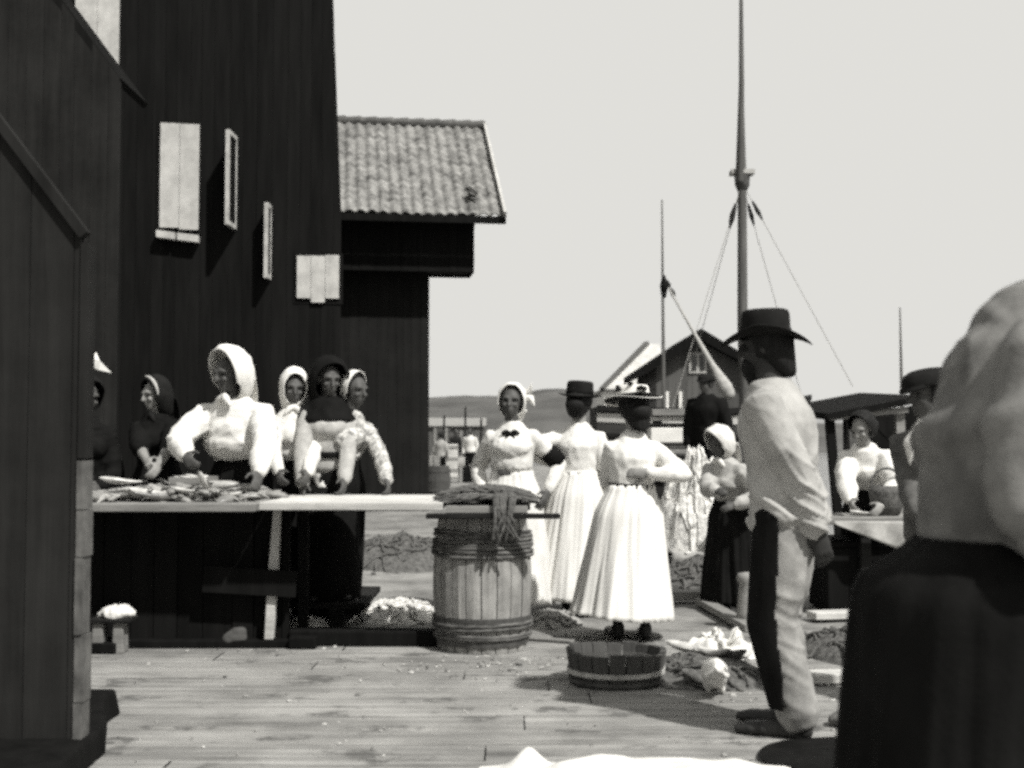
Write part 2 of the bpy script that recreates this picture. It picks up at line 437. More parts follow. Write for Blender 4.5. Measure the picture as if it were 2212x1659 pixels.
def hair(J, m, bun=True, vol=1.0, name='hair', low=0.0):
    H = J['H']; C = J['C']; R = J['R']; mb = MB()
    def fn(u, v):
        b = 2 * math.pi * u; cb = math.cos(b); a0 = math.radians(72 - 6 * cb)
        al = a0 + (math.pi - a0) * v
        d = V((math.sin(al) * math.sin(b), -math.cos(al), math.sin(al) * cb))
        k = vol * (1 + .03 * noise.noise(d * 6)); q = V((d.x * .052, d.y * .066 + .004, d.z * .06 + .016)) * k
        if d.z < -.1: q.z -= low * max(0, d.y)
        return C + R @ (q * H)
    mb.grid(fn, 36, 16, wrap=True)
    if bun: mb.ell(C + R @ (V((0, .07, -.012)) * H), (.045*H, .035*H, .038*H), R)
    return mb.build(name, m, J['o'], smooth=True)
def hat(J, m, crown=(.056, .067), ch=.07, brim=(.105, .115), droop=.012, z=.028, band=None, tilt=-4, name='hat', flat=True, curl=.0, dent=.0, wave=.006):
    H = J['H']; R = J['R'] @ Matrix.Rotation(math.radians(tilt), 3, 'X'); C = J['C'] + R @ V((0, .004 * H, z * H)); mb = MB()
    prof = [(1.0, 0), (.985, .3), (.955, .78), (.9, .95), (.78, 1.0), (.4, 1.0 - dent), (.02, 1.0 - dent * 1.4)] if flat else [(1, 0), (.98, .35), (.88, .7), (.6, .93), (.25, 1.0), (.02, 1.01)]
    def fn(u, v):
        a = 2 * math.pi * u; ca, sa = math.cos(a), math.sin(a)
        i = v * (len(prof) + 2)
        if i <= 3:
            t = 1 - i / 3                                       # brim, outer edge first
            rx = crown[0] + (brim[0] - crown[0]) * t; ry = crown[1] + (brim[1] - crown[1]) * t
            zz = -droop * t * t * abs(sa) + curl * t * t * abs(ca) + wave * math.sin(2 * a + 1) * t - .002
            return C + R @ (V((ca * rx, sa * ry, zz)) * H)
        j = min(len(prof) - 1, i - 3); j0 = int(j); f = j - j0; j1 = min(j0 + 1, len(prof) - 1)
        k = prof[j0][0] * (1 - f) + prof[j1][0] * f; h = (prof[j0][1] * (1 - f) + prof[j1][1] * f) * ch
        k *= 1 + .012 * math.sin(3 * a + h * 40)
        return C + R @ (V((ca * crown[0] * k, sa * crown[1] * k, h)) * H)
    mb.grid(fn, 48, 27, wrap=True)
    o = mb.build(name, m, J['o'], smooth=True, solid=.004)
    if band is not None:
        b = MB(); b.tube([C + R @ (V((0, 0, q)) * H) for q in (.001, .004, .016, .018)], [((crown[0] + e) * H, (crown[1] + e) * H) for e in (.0, .0025, .0025, .0)], 32, ref=R @ V((1, 0, 0)), caps=False)
        b.build('hat_band', band, o, smooth=True)
    return o
def shoes(J, m, name='shoe', h=.05):
    H = J['H']
    for sd, sx in (('R', -1), ('L', 1)):
        f = J['F' + sd]; mb = MB(); f = V((f.x, f.y, 0))
        mb.tube([f + V((0, .02, h * H)), f + V((0, .012, .03 * H)), f + V((sx * .004, -.02, .025 * H))], [.027*H, .028*H, .026*H], 12)
        mb.tube([f + V((0, .035, .018 * H)), f + V((sx * .006, -.05 * H, .019 * H)), f + V((sx * .013 * H, -.11 * H, .017 * H)), f + V((sx * .016 * H, -.14 * H, .013 * H))], [.022*H, (.026*H, .02*H), (.026*H, .018*H), (.016*H, .012*H)], 12)
        mb.fuse(name, m, .009, J['o'], smooth=2)
def trousers(J, m, disp=None, wide=1.0, voxel=.011, name='trousers', hem=.055, waist=.11):
    H = J['H']; mb = MB(); c, r = trunk_pts(J, -.06, waist, .012); mb.tube(c, r, 20, ref=J['X'])
    for sd in 'RL':
        h, k, a = J['h' + sd], J['K' + sd], J['A' + sd]; e = V((a.x, a.y + .005, hem * H))
        mb.tube([h + V((0, 0, .03 * H)), h.lerp(k, .5), k, k.lerp(e, .5), e], [.06*H, .054*H*wide, .045*H*wide, .044*H*wide, .043*H*wide], 16)
    return mb.fuse(name, m, voxel, J['o'], smooth=3, disp=disp)
# ------------------------------------------------------------------ materials
mat('deck', .07, .34, (.9, 24, 24), bump=.8, island=.14, patch=.34, pscale=1.6, detail=9, contrast=1.3, spots=.8, sscale=3.6, st=.565)
mat('dirt', .08, .28, (6, 9, 6), bump=.8, patch=.5, pscale=1.1, detail=9, spots=.7, sscale=2.2, st=.57)
mat('tar_board', .003, .010, (10, 10, .9), bump=.3, island=.3, spec=.06)
mat('gate_board', .007, .024, (12, 12, .7), bump=.5, island=.12, patch=.4, spec=.06)
mat('wing_board', .007, .018, (11, 11, .6), bump=.35, island=.25, patch=.35, spec=.06)
mat('house_board', .04, .10, (7, 7, .6), island=.5)
mat('pale_paint', .3, .48, (8, 8, 2), bump=.2, patch=.5, pscale=5)
mat('pale_trim', .22, .5, (20, 20, 3), bump=.3, patch=.5, pscale=7)
mat('grey_trim', .03, .13, (20, 20, 3), bump=.4, patch=.5, pscale=9)
mat('white_wall', .55, .75, (2, 2, 6))
mat('hill', .035, .11, (.05, .05, .09), patch=.4, pscale=.06, detail=9)
mat('rock', .1, .24, (6, 6, 6), bump=.8)
mat('dark_stone', .03, .09, (7, 7, 7), bump=.8)
mat('weathered', .1, .3, (2, 16, 16), bump=.4, island=.4)
mat('white_wood', .3, .62, (1.6, 26, 26), bump=.4, island=.3, patch=.4, pscale=3)
mat('dark_wood', .006, .022, (3, 14, 14), bump=.35, island=.3, spec=.1)
mat('stave', .1, .36, (26, 26, 2.2), bump=.5, island=.3, patch=.45, pscale=5)
mat('stave_dark', .026, .085, (26, 26, 2.2), bump=.5, island=.3, patch=.3)
mat('withy', .02, .16, (10, 10, 60), bump=.4, contrast=1.3)
mat('iron', .03, .09, (14, 14, 14), bump=.3, rough=.6)
mat('rope', .12, .34, (30, 30, 30), bump=.5)
mat('net', .03, .14, (26, 26, 26), bump=.8)
mat('pale_net', .3, .75, (18, 18, 18), bump=.8, contrast=1.3)
mat('fish', .16, .72, (18, 18, 18), rough=.35, spec=.6, bump=.2, island=.5, contrast=1.2)
mat('fish_pale', .5, .76, (14, 14, 14), rough=.4, spec=.5, bump=.2)
mat('dark_fish', .06, .4, (18, 18, 18), rough=.35, spec=.6, bump=.2, island=.55)
mat('canvas', .5, .66, (8, 8, 8), bump=.25, patch=.2, pscale=5)
mat('grey_canvas', .2, .34, (8, 8, 8), bump=.4)
mat('tweed', .05, .12, (12, 12, 12), bump=.4, bscale=100)
mat('skin', .17, .25, (14, 14, 14), rough=.55, bump=.08)
mat('skin_tan_shade', .045, .085, (14, 14, 14), rough=.6)  # tan skin darkened further, scarf shade mixed into its colour
mat('dark_hair', .006, .016, (60, 60, 8), rough=.6, bump=.5, spec=.12)
mat('white_cloth', .56, .68, (5, 5, 3), bump=.15, bscale=140)
mat('linen', .48, .64, (9, 9, 6), bump=.3, bscale=90)
mat('spotted', .12, .6, (26, 26, 26), bump=.2, contrast=1.5)
mat('oat_cloth', .24, .4, (14, 14, 14), bump=.35, bscale=110)
mat('skin_shadow', .02, .04, (14, 14, 14), rough=.65)  # near black: shadow on the hatted man's face put into the skin colour
mat('scrap', .03, .5, (9, 9, 9), island=.95, rough=.6)
mat('black_cloth', .004, .010, (9, 9, 5), bump=.3, bscale=90, spec=.06)
mat('felt', .007, .014, (18, 18, 18), bump=.25, bscale=120, spec=.1)
mat('twill', .22, .42, (7, 7, 5), bump=.35, bscale=150, patch=.35, pscale=6)
mat('moleskin', .13, .34, (8, 8, 4), bump=.45, bscale=110, patch=.45, pscale=7)
mat('smock', .05, .27, (4, 4, 3), bump=.35, bscale=120, patch=.6, pscale=3.6)
mat('leather', .012, .03, (12, 12, 12), rough=.5, bump=.2)
mat('spar', .045, .12, (20, 20, 1.5), bump=.2)
mat('crock', .35, .55, (6, 6, 6), rough=.35, spec=.5)
mat('tile', .06, .3, (8, 8, 8), bump=.8, patch=.5, pscale=3.2, detail=8, contrast=1.5)
mat('tile_dark', .05, .12, (5, 5, 5), bump=.5)
mat('hull_white', .3, .55, (1.2, 1, 12), patch=.5, pscale=2.5)
mat('hull_grey', .02, .06, (1.2, 1, 12), patch=.4, pscale=2)
mat('leaf', .02, .06, (3, 3, 3))
m, nt, b = nodes('sea'); b.inputs['Base Color'].default_value = g(.05); b.inputs['Roughness'].default_value = .12
nz = N(nt, 'ShaderNodeTexNoise'); nz.inputs['Scale'].default_value = .9; nz.inputs['Detail'].default_value = 6
bp = N(nt, 'ShaderNodeBump'); bp.inputs['Strength'].default_value = .5; bp.inputs['Distance'].default_value = .2
tcn = N(nt, 'ShaderNodeTexCoord'); nt.links.new(tcn.outputs['Object'], nz.inputs['Vector'])
nt.links.new(nz.outputs['Fac'], bp.inputs['Height']); nt.links.new(bp.outputs[0], b.inputs['Normal'])
m, nt, b = nodes('glass_dark'); b.inputs['Base Color'].default_value = g(.02); b.inputs['Roughness'].default_value = .08

# ------------------------------------------------------------------ ground, water, hills
mb = MB(); r = random.Random(3); y = 2.2
while y < 8.42:
    w = r.uniform(.24, .34); x = -9 + r.uniform(0, 2)
    if y + w > 8.5: w = 8.5 - y
    while x < 9:
        ln = r.uniform(5.2, 9); z = r.uniform(-.004, .003); t = r.uniform(-.0025, .0025)
        a, bb = x + .004, x + ln - .004; gp = r.choice((.002, .003, .004, .008)); c, d = y + gp, y + w - gp; n = 24
        vs = []; fs = []
        for i in range(n + 1):
            xx = a + (bb - a) * i / n; wv = noise.noise(V((xx * .6, y * 3, 1))) * .004; e = noise.noise(V((xx * 2.5, y * 5, 7))) * .006
            vs += [(xx, c + e + .006, z + wv - t), (xx, d + e - .006, z + wv + t), (xx, d + e, z + wv - .014), (xx, c + e, z + wv - .014), (xx, c + e, z - .05), (xx, d + e, z - .05)]
        for i in range(n):
            k = i * 6
            fs += [(k, k+6, k+7, k+1), (k+1, k+7, k+8, k+2), (k+3, k+9, k+6, k), (k+4, k+10, k+9, k+3), (k+2, k+8, k+11, k+5)]
        mb.add(vs, fs); x += ln
    y += w
o = mb.build('deck', MATS['deck']); tag(o, None, None, kind='structure')

def gz(x, y):
    if y < 8.7: return -.022
    k = min(1, (y - 8.7) / 1.5)
    return -.02 + k * (noise.noise(V((x * .9, y * .9, 0))) * .03 + noise.noise(V((x * 3.5, y * 3.5, 5))) * .014)
mb = MB()
def slab(x0, x1, y0, y1, st):
    nx = max(2, int((x1 - x0) / st)); ny = max(2, int((y1 - y0) / st))
    mb.grid(lambda u, v: V((x0 + (x1 - x0) * u, y0 + (y1 - y0) * v, gz(x0 + (x1 - x0) * u, y0 + (y1 - y0) * v))), nx, ny)
slab(-9, 9, 1.5, 17.2, .12); slab(-60, -9, 1.5, 62, 2); slab(-9, 3.2, 17.2, 62, .5); slab(9, 40, 1.5, 17.2, 2); slab(-60, 60, -40, 1.5, 4)
mb.box((3.2, 17.2, -2), (40, 17.5, -.03)); mb.box((2.9, 17.2, -2), (3.2, 62, -.03))
o = mb.build('ground', MATS['dirt']); tag(o, None, None, kind='structure')
mb = MB(); mb.add([(-1500, -200, -1.3), (1500, -200, -1.3), (1500, 3000, -1.3), (-1500, 3000, -1.3)], [(0, 1, 2, 3)])
tag(mb.build('water', MATS['sea']), None, None, kind='structure')

mb = MB()
def hz(px):
    pts = [(-900, 60), (0, 70), (700, 92), (935, 104), (1100, 110), (1200, 124), (1290, 122), (1400, 95), (1600, 70), (1800, 40), (2100, 25), (3200, 40)]
    for (a, h), (b2, h2) in zip(pts, pts[1:]):
        if a <= px <= b2: return h + (h2 - h) * (px - a) / (b2 - a)
    return 40
def hill(u, v):
    px = -900 + 4000 * u; D = 250 + 170 * v; x = (px - 1106) / F * 330 * (1 + .25 * (v - .5))
    hgt = hz(px) * 330 / F * math.sin(min(1, v * 1.25) * math.pi / 2) ** 1.2
    return V((x, D, -1.5 + hgt * 1.0 + 2.8 * min(1, v * 2) + noise.noise(V((x * .05, D * .05, 3))) * 1.3 * min(1, 3 * v) + noise.noise(V((x * .3, D * .2, 9))) * .35))
mb.grid(hill, 260, 40)
tag(mb.build('hills', MATS['hill'], smooth=True), None, None, kind='structure')

# ------------------------------------------------------------------ the tall black warehouse (turned 8 degrees) and its tiled wing
A = math.radians(8); UX = V((math.cos(A), math.sin(A), 0)); NB = V((math.sin(A), -math.cos(A), 0))
def plane_uv(px, py, o):
    p = on_plane(px, py, o, NB) - V(o)
    return (p.dot(UX), p.z)
def panel(mb, o, c0, c1, out, th, pad=0, jag=0):
    """a slab on the wall between two photo corners, standing out metres proud of it"""
    (u0, z1), (u1, z0) = plane_uv(*c0, o), plane_uv(*c1, o)
    u0 -= pad; u1 += pad; z0 -= pad; z1 += pad
    p = lambda u, z, n: V(o) + UX * u + V((0, 0, z)) + NB * n
    vs = [p(u, z, n) for n in (out, out - th) for u, z in ((u0, z0), (u1, z0), (u1, z1), (u0, z1))]
    mb.add(vs, [(0,1,2,3), (7,6,5,4), (0,4,5,1), (1,5,6,2), (2,6,7,3), (3,7,4,0)])
    return u0, u1, z0, z1, p
OW = on_ground(731, 1143); OW.z = 0
wh = thing('warehouse', 'tall black tarred plank warehouse with pale hatches behind the fish table', 'warehouse', (0, 0, 0))
poly = [(-12, -.03), (.02, -.03), plane_uv(737, 460, OW), plane_uv(722, 55, OW), plane_uv(712, -260, OW), (-12, 10.5)]
mb = MB(); board_wall(mb, OW, UX, NB, poly, .19, .05, .012)
p = lambda u, n, z: OW + UX * u + NB * n + V((0, 0, z))
# side wall and back: seen from the side only
mb2 = MB(); q = lambda s, z: V((-math.sin(A), math.cos(A), 0)) * s
board_wall(mb2, OW - UX * .42 - NB * .06, -NB, UX, [(0, -.03), (6.2, -.03), (6.2, 9.6), (0, 9.6)], .2, .05, .01)
mb.v += []; k = len(mb.v); mb.v += mb2.v; mb.f += [tuple(i + k for i in f) for f in mb2.f]
mb.build('wall', MATS['tar_board'], wh)
mb = MB(); mb.add([p(-12, .3, 10.4), p(.1, .3, 10.6), p(.1, -3.2, 12.6), p(-12, -3.2, 12.6), p(.1, -6.6, 10.6), p(-12, -6.6, 10.4)], [(0,1,2,3), (3,2,4,5)])
mb.build('roof', MATS['tile_dark'], wh, solid=.12)
def hatch(c0, c1, sill=True, name='hatch', boards=4, rag=False):
    fr = MB(); u0, u1, z0, z1, P = panel(fr, OW, c0, c1, .018, .03, .05)
    f = fr.build(name, MATS['tar_board'], wh)
    d = MB(); n = boards
    for i in range(n):
        a = u0 + .05 + (u1 - u0 - .1) * i / n; e = u0 + .05 + (u1 - u0 - .1) * (i + 1) / n - .006
        o1 = .05 + rnd.uniform(0, .01); t0 = rnd.uniform(-.05, .05) if rag else 0; t1 = rnd.uniform(-.07, .02) if rag else 0
        zz0, zz1 = z0 + .05 + t0, z1 - .05 + t1
        d.add([P(a, zz0, o1), P(e, zz0, o1), P(e, zz1, o1), P(a, zz1, o1), P(a, zz0, .02), P(e, zz0, .02), P(e, zz1, .02), P(a, zz1, .02)], [(0,1,2,3), (7,6,5,4), (0,4,5,1), (1,5,6,2), (2,6,7,3), (3,7,4,0)])
    d.build('shutter_boards', MATS['pale_paint'], f)
    if sill:
        for a, e in ((u0 + .02, u0 + .28), (u1 - .34, u1 - .04)):
            s = MB(); zz = z0 - rnd.uniform(.06, .12)
            s.add([P(x, zz + h, nn) for nn in (.16, .02) for x, h in ((a, 0), (e, -.03), (e, .07), (a, .1))], [(0,1,2,3), (7,6,5,4), (0,4,5,1), (1,5,6,2), (2,6,7,3), (3,7,4,0)])
            s.build('sill_block', MATS['pale_paint'], f)
hatch((348, 268), (430, 500), boards=2, rag=True)
hatch((642, 553), (733, 650), sill=False, boards=3, rag=True)
hatch((165, -30), (258, 172), sill=False, boards=2)
hatch((222, 622), (246, 712), sill=False, boards=2, rag=True)
def leaf(px_h, py0, py1, w, ang):
    """an open shutter seen almost edge on: hinged at px_h, swung out"""
    u, z1 = plane_uv(px_h, py0, OW); z0 = plane_uv(px_h, py1, OW)[1]
    h = p(u, .03, 0); d = NB * math.cos(ang) - UX * math.sin(ang); t = d.cross(V((0, 0, 1))) * .03
    o = MB(); lf = []
    for e0, e1 in ((0, .06), (.94, 1)):
        o.add([h + d * w * e + t * s + V((0, 0, z)) for z in (z0, z1) for e, s in ((e0, -1), (e1, -1), (e1, 1), (e0, 1))], [(3,2,1,0), (4,5,6,7), (0,1,5,4), (1,2,6,5), (2,3,7,6), (3,0,4,7)])
    for zz in (z0, z1 - .06):
        o.add([h + d * w * e + t * s + V((0, 0, zz + k)) for k in (0, .06) for e, s in ((.06, -1), (.94, -1), (.94, 1), (.06, 1))], [(3,2,1,0), (4,5,6,7), (0,1,5,4), (1,2,6,5), (2,3,7,6), (3,0,4,7)])
    f = o.build('open_shutter', MATS['pale_trim'], wh)
    o = MB(); o.add([h + d * w * e + t * s * .5 + V((0, 0, z)) for z in (z0 + .06, z1 - .06) for e, s in ((.06, -1), (.94, -1), (.94, 1), (.06, 1))], [(3,2,1,0), (4,5,6,7), (0,1,5,4), (1,2,6,5), (2,3,7,6), (3,0,4,7)])
    o.build('shutter_leaf', MATS['tar_board'], f)
leaf(509, 297, 497, .45, math.radians(9)); leaf(583, 445, 605, .25, math.radians(8))

OG = V(at(930, 1094, 23)); OG.z = 0
wing = thing('boarded_wing', 'dark boarded building with tiled roof and overhanging upper storey beside the tall warehouse', 'building')
uA, zA = plane_uv(640, 562, OG); uB = plane_uv(927, 700, OG)[0]
mb = MB(); board_wall(mb, OG, UX, NB, [(uA - 1, -.03), (uB, -.03), (uB, zA + .15), (uA - 1, zA + .15)], .16, .05, .012)
board_wall(mb, OG + UX * uB - NB * .05, -NB, UX, [(.0, -.03), (5, -.03), (5, zA + .15), (0, zA + .15)], .16, .05, .012)
mb.build('wall', MATS['wing_board'], wing)
OJ = OG + NB * .55
(u0, _), (u1, zb), (_, zt) = plane_uv(640, 588, OJ), plane_uv(1024, 588, OJ), plane_uv(1024, 452, OJ)
mb = MB(); board_wall(mb, OJ, UX, NB, [(u0 - 1, zb), (u1, zb), (u1, zt), (u0 - 1, zt)], .16, .05, .01)
pj = lambda u, n, z: OJ + UX * u + NB * n + V((0, 0, z))
board_wall(mb, pj(u1, -.05, 0), -NB, UX, [(0, zb), (.75, zb), (.75, zt), (.75, zt + .5), (0, zt)], .16, .05, .01)
mb.add([pj(u0 - 1, -.05, zb + .03), pj(u1, -.05, zb + .03), pj(u1, -.8, zb + .03), pj(u0 - 1, -.8, zb + .03)], [(0, 1, 2, 3)])
board_wall(mb, pj(uB + .06 * 0, -.8, 0) , UX, NB, [(0, zb), (u1 - uB, zb), (u1 - uB, zt + .3), (0, zt + .3)], .16, .05, .01)
mb.build('upper_storey', MATS['tar_board'], wing)
OE = OG + NB * 1.0
uE, zE = plane_uv(1086, 466, OE); slope = math.radians(37.5); run = 3.1
ue0 = plane_uv(700, 460, OE)[0]; W = uE - ue0
mb = MB(); nu = int(W / .022); nv = int(run / math.cos(slope) / .045); LS = run / math.cos(slope)
def pan(u, v):
    x = u * W; s = v * LS; c = s / .27; fr = c - math.floor(c)
    col = math.floor(x / .2)
    tone = noise.noise(V((col * 7.1, math.floor(c) * 3.3, 2)))
    h = .024 * math.sin(2 * math.pi * x / .2) + .034 * (1 - fr) + .012 * tone + noise.noise(V((x * .8, s * .8, 0))) * .03
    return OE + UX * (ue0 + x) - NB * (s * math.cos(slope) - h * math.sin(slope)) + V((0, 0, zE - .02 + s * math.sin(slope) + h * math.cos(slope)))
mb.grid(pan, nu, nv)
rf = mb.build('roof', MATS['tile'], wing, solid=.02)
mb = MB(); e = lambda u, n, z: OE + UX * u + NB * n + V((0, 0, z))
for i in range(int(W / .32) + 1):
    a = ue0 + i * .32; b2 = min(a + .36, uE)
    if b2 > a + .05: mb.tube([e(a, -run - .02, zE + run * math.tan(slope) + .05), e(b2, -run - .02, zE + run * math.tan(slope) + .07)], [.085, .1], 10)
mb.build('ridge_tiles', MATS['tile_dark'], rf)
mb = MB(); mb.bar(e(uE + .03, .06, zE - .03), e(uE + .03, -run, zE + run * math.tan(slope) + .02), .05, .2)
mb.bar(e(uE + .03, -run, zE + run * math.tan(slope) + .02), e(uE + .03, -2 * run, zE), .05, .2)
mb.build('verge_board', MATS['pale_paint'], rf)
mb = MB(); mb.bar(e(ue0, .03, zE - .09), e(uE + .05, .03, zE - .09), .05, .13); mb.bar(e(uE + .0, .08, zE - .1), e(uE + .0, -.5, zE + .2), .1, .12); mb.build('eaves_board', MATS['tar_board'], rf)
mb = MB(); mb.add([e(ue0, -run, zE + run * math.tan(slope)), e(uE, -run, zE + run * math.tan(slope)), e(uE, -2 * run, zE), e(ue0, -2 * run, zE)], [(0, 1, 2, 3)])
mb.build('back_slope', MATS['tile'], rf, solid=.05)
# a broken patch low on the tiles
mb = MB(); c = e(uE - .42, -.42 + .04, zE + .42 * math.tan(slope) + .10)
for i in range(4):
    mb.box((-.07, -.10, -.012), (.07, .10, .012), Matrix.Translation(c + V((rnd.uniform(-.16, .16), rnd.uniform(-.03, .03), rnd.uniform(-.12, .12)))) @ Matrix.Rotation(rnd.uniform(0, 3), 4, 'Z') @ Matrix.Rotation(rnd.uniform(.6, .9), 4, 'X'))
mb.build('loose_tile', MATS['tile_dark'], rf)

# ------------------------------------------------------------------ the shed in the middle distance (its steep verge crosses the top hatch)
sh = thing('plank_shed', 'dark steep-roofed plank shed at the far left, overlapping the warehouse', 'shed')
D = 12.0; X3 = V((1, 0, 0)); NY = V((0, -1, 0)); OS = V((0, D, 0))
uz = lambda px, py: (at(px, py, D).x, at(px, py, D).z)
a, bq = uz(175, 58), uz(259, 168); m_ = (bq[1] - a[1]) / (bq[0] - a[0]); xl = -9.0
poly = [(xl, -.03), (bq[0], -.03), bq, (xl, bq[1] + m_ * (xl - bq[0]))]
poly[3] = (xl + 2, bq[1] + m_ * (xl + 2 - bq[0])); poly.append((xl, poly[3][1] - 2))
mb = MB(); board_wall(mb, OS, X3, NY, poly, .16, .05, .012); mb.build('wall', MATS['gate_board'], sh)
mb = MB(); tp = poly[3]
mb.bar((bq[0] - .02, D + .47, bq[1] - .03), (tp[0], D + .45, tp[1] + .05), .95, .07); mb.build('roof', MATS['tar_board'], sh)

# ------------------------------------------------------------------ the tall plank gate at the near left
D = 5.0; ga = thing('plank_gate', 'tall dark weathered plank gate end with a worn pale edge at the near left', 'gate')
uz = lambda px, py: (at(px, py, D).x, at(px, py, D).z)
xr = uz(168, 950)[0]; zr = uz(183, 515)[1]; m_ = (uz(98, 400)[1] - zr) / (uz(98, 400)[0] - uz(183, 515)[0])
poly = [(-5, -.02), (xr, -.02), (xr, zr), (xr - .62, zr - m_ * .62 * 1.0 if m_ > 0 else zr - m_ * .62), (-5, zr - m_ * .62)]
poly = [(-5, -.02), (xr, -.02), (xr, zr), (xr - 1.2, zr + abs(m_) * 1.2), (-5, zr + abs(m_) * 1.2)]
mb = MB(); board_wall(mb, V((0, D, 0)), X3, NY, poly, .15, .07, .008); mb.build('boards', MATS['gate_board'], ga)
mb = MB(); mb.bar((xr + .02, D - .005, zr + .01), (xr - 1.2, D - .005, zr + abs(m_) * 1.2), .05, .04); mb.build('top_rail', MATS['gate_board'], ga)
mb = MB()
zs = [-.02, .25, .52, .83, 1.02, 1.22]
for i in range(len(zs) - 1):
    j = rnd.uniform(-.004, .006); mb.box((xr + .001, D - .012 + j, zs[i]), (xr + .034 + j, D + .085, zs[i + 1] - .004))
mb.build('edge_post', MATS['grey_trim'], ga)
mb = MB(); mb.box((xr + .003, D - .01, 1.225), (xr + .034, D + .085, zr - .02)); mb.build('edge_post', MATS['gate_board'], ga)
# dark block it stands on
mb = MB()
mb.add([(-2.7, 4.5, 0), (-1.655, 4.5, 0), (-1.69, 5.2, 0), (-1.86, 5.75, 0), (-1.86, 5.95, 0), (-2.7, 5.95, 0), (-2.7, 4.5, .10), (-1.675, 4.5, .10), (-1.70, 5.2, .105), (-1.88, 5.75, .12), (-1.88, 5.93, .12), (-2.7, 5.93, .12)],
       [(0,1,7,6), (1,2,8,7), (2,3,9,8), (3,4,10,9), (4,5,11,10), (5,0,6,11), (6,7,8,9,10,11)])
tag(mb.build('doorstep', MATS['tar_board'], bevel=.015), 'low black timber block on the deck at the foot of the plank gate', 'doorstep')
mb = MB(); mb.box((-2.95, 7.55, -.0), (-2.4, 7.85, .07)); tag(mb.build('timber_block', MATS['tar_board'], bevel=.012), 'short dark timber on the deck behind the plank gate edge', 'timber')

# ------------------------------------------------------------------ far houses on the shore
D = 58.0; ho = thing('gabled_house', 'dark boarded gable house with white corner posts standing on the shore behind the boats', 'house')
H3 = lambda px, py, d=D: at(px, py, d)
xl_, xr_ = H3(1418, 880).x, H3(1618, 880).x; ap = H3(1510, 712); el = H3(1386, 795); er = H3(1640, 790); zb = H3(1418, 884).z
th_ = (ap.z - el.z) / (ap.x - el.x); tr_ = (ap.z - er.z) / (er.x - ap.x)
poly = [(xl_, -1), (xr_, -1), (xr_, ap.z - .15 - tr_ * (xr_ - ap.x)), (ap.x, ap.z - .15), (xl_, ap.z - .15 - th_ * (ap.x - xl_))]
mb = MB(); board_wall(mb, V((0, D, 0)), X3, NY, poly, .3, .1, .02); mb.box((xl_, D + .1, -1), (xr_, D + 9, el.z + .2)); mb.build('wall', MATS['house_board'], ho)
mb = MB()
for (p0, p1) in ((ap, el), (ap, er)):
    a = V((p0.x, D - .7, p0.z)); b2 = V((p1.x, D - .7, p1.z)); bk = V((0, 10, 0)); dn = V((0, 0, -.55))
    mb.add([a, b2, b2 + bk, a + bk, a + dn, b2 + dn * .7, b2 + dn * .7 + bk, a + dn + bk], [(0,1,2,3), (7,6,5,4), (0,4,5,1), (1,5,6,2), (2,6,7,3), (3,7,4,0)])
mb.build('roof', MATS['tar_board'], ho)
mb = MB(); a, b2 = H3(1488, 762), H3(1526, 806); mb.box((a.x, D - .1, b2.z), (b2.x, D + .02, a.z)); wn = mb.build('window', MATS['pale_trim'], ho)
for (c, d) in (((1493, 767), (1504, 801)), ((1510, 767), (1521, 801))):
    mb = MB(); a, b2 = H3(*c), H3(*d); mb.box((a.x, D - .13, b2.z), (b2.x, D - .1, a.z)); mb.build('pane', MATS['glass_dark'], wn)
for c, d in (((1438, 846), (1444, 884)), ((1466, 846), (1473, 884))):
    mb = MB(); a, b2 = H3(*c), H3(*d); mb.box((a.x, D - .14, b2.z - 1), (b2.x, D + .02, a.z)); mb.build('corner_post', MATS['white_wall'], ho)

D = 82.0; wt = thing('white_house', 'white house with a pale roof behind the dark gable house', 'house')
H3 = lambda px, py, d=D: at(px, py, d)
a, b2 = H3(1306, 838), H3(1432, 838)
mb = MB(); mb.box((a.x, D, -1.3), (b2.x, D + 8, a.z)); mb.build('wall', MATS['white_wall'], wt)
r0, r1, r2, r3 = H3(1300, 842), H3(1440, 842), H3(1440, 735), H3(1412, 735)
mb = MB(); mb.add([V((r0.x, D - .3, r0.z)), V((r1.x, D - .3, r1.z)), V((r2.x, D + 4, r2.z)), V((r3.x, D + 4, r3.z)), V((r0.x, D + 8.3, r0.z)), V((r1.x, D + 8.3, r1.z))], [(0,1,2,3), (3,2,5,4), (0,3,4)])
mb.build('roof', MATS['hull_white'], wt, solid=.12)
mb = MB(); mb.bar(V((r0.x, D - .35, r0.z)), V((r3.x, D + 4, r3.z + .1)), .35, .3); mb.build('verge_board', MATS['grey_trim'], wt)
D = 150.0; a, b2 = at(905, 908, D), at(1045, 919, D)
bh = thing('boathouse', 'long low pale boathouse on the far shore under the hill', 'boathouse')
mb = MB(); mb.box((a.x, D, -1.3), (b2.x, D + 5, b2.z)); mb.build('wall', MATS['grey_trim'], bh)
mb = MB(); mb.add([V((a.x - .3, D - .4, b2.z - .1)), V((b2.x + .3, D - .4, b2.z - .1)), V((b2.x + .3, D + 2.5, a.z + .3)), V((a.x - .3, D + 2.5, a.z + .3)), V((b2.x + .3, D + 5.4, b2.z - .1)), V((a.x - .3, D + 5.4, b2.z - .1))], [(0,1,2,3), (3,2,4,5)])
mb.build('roof', MATS['weathered'], bh, solid=.1)

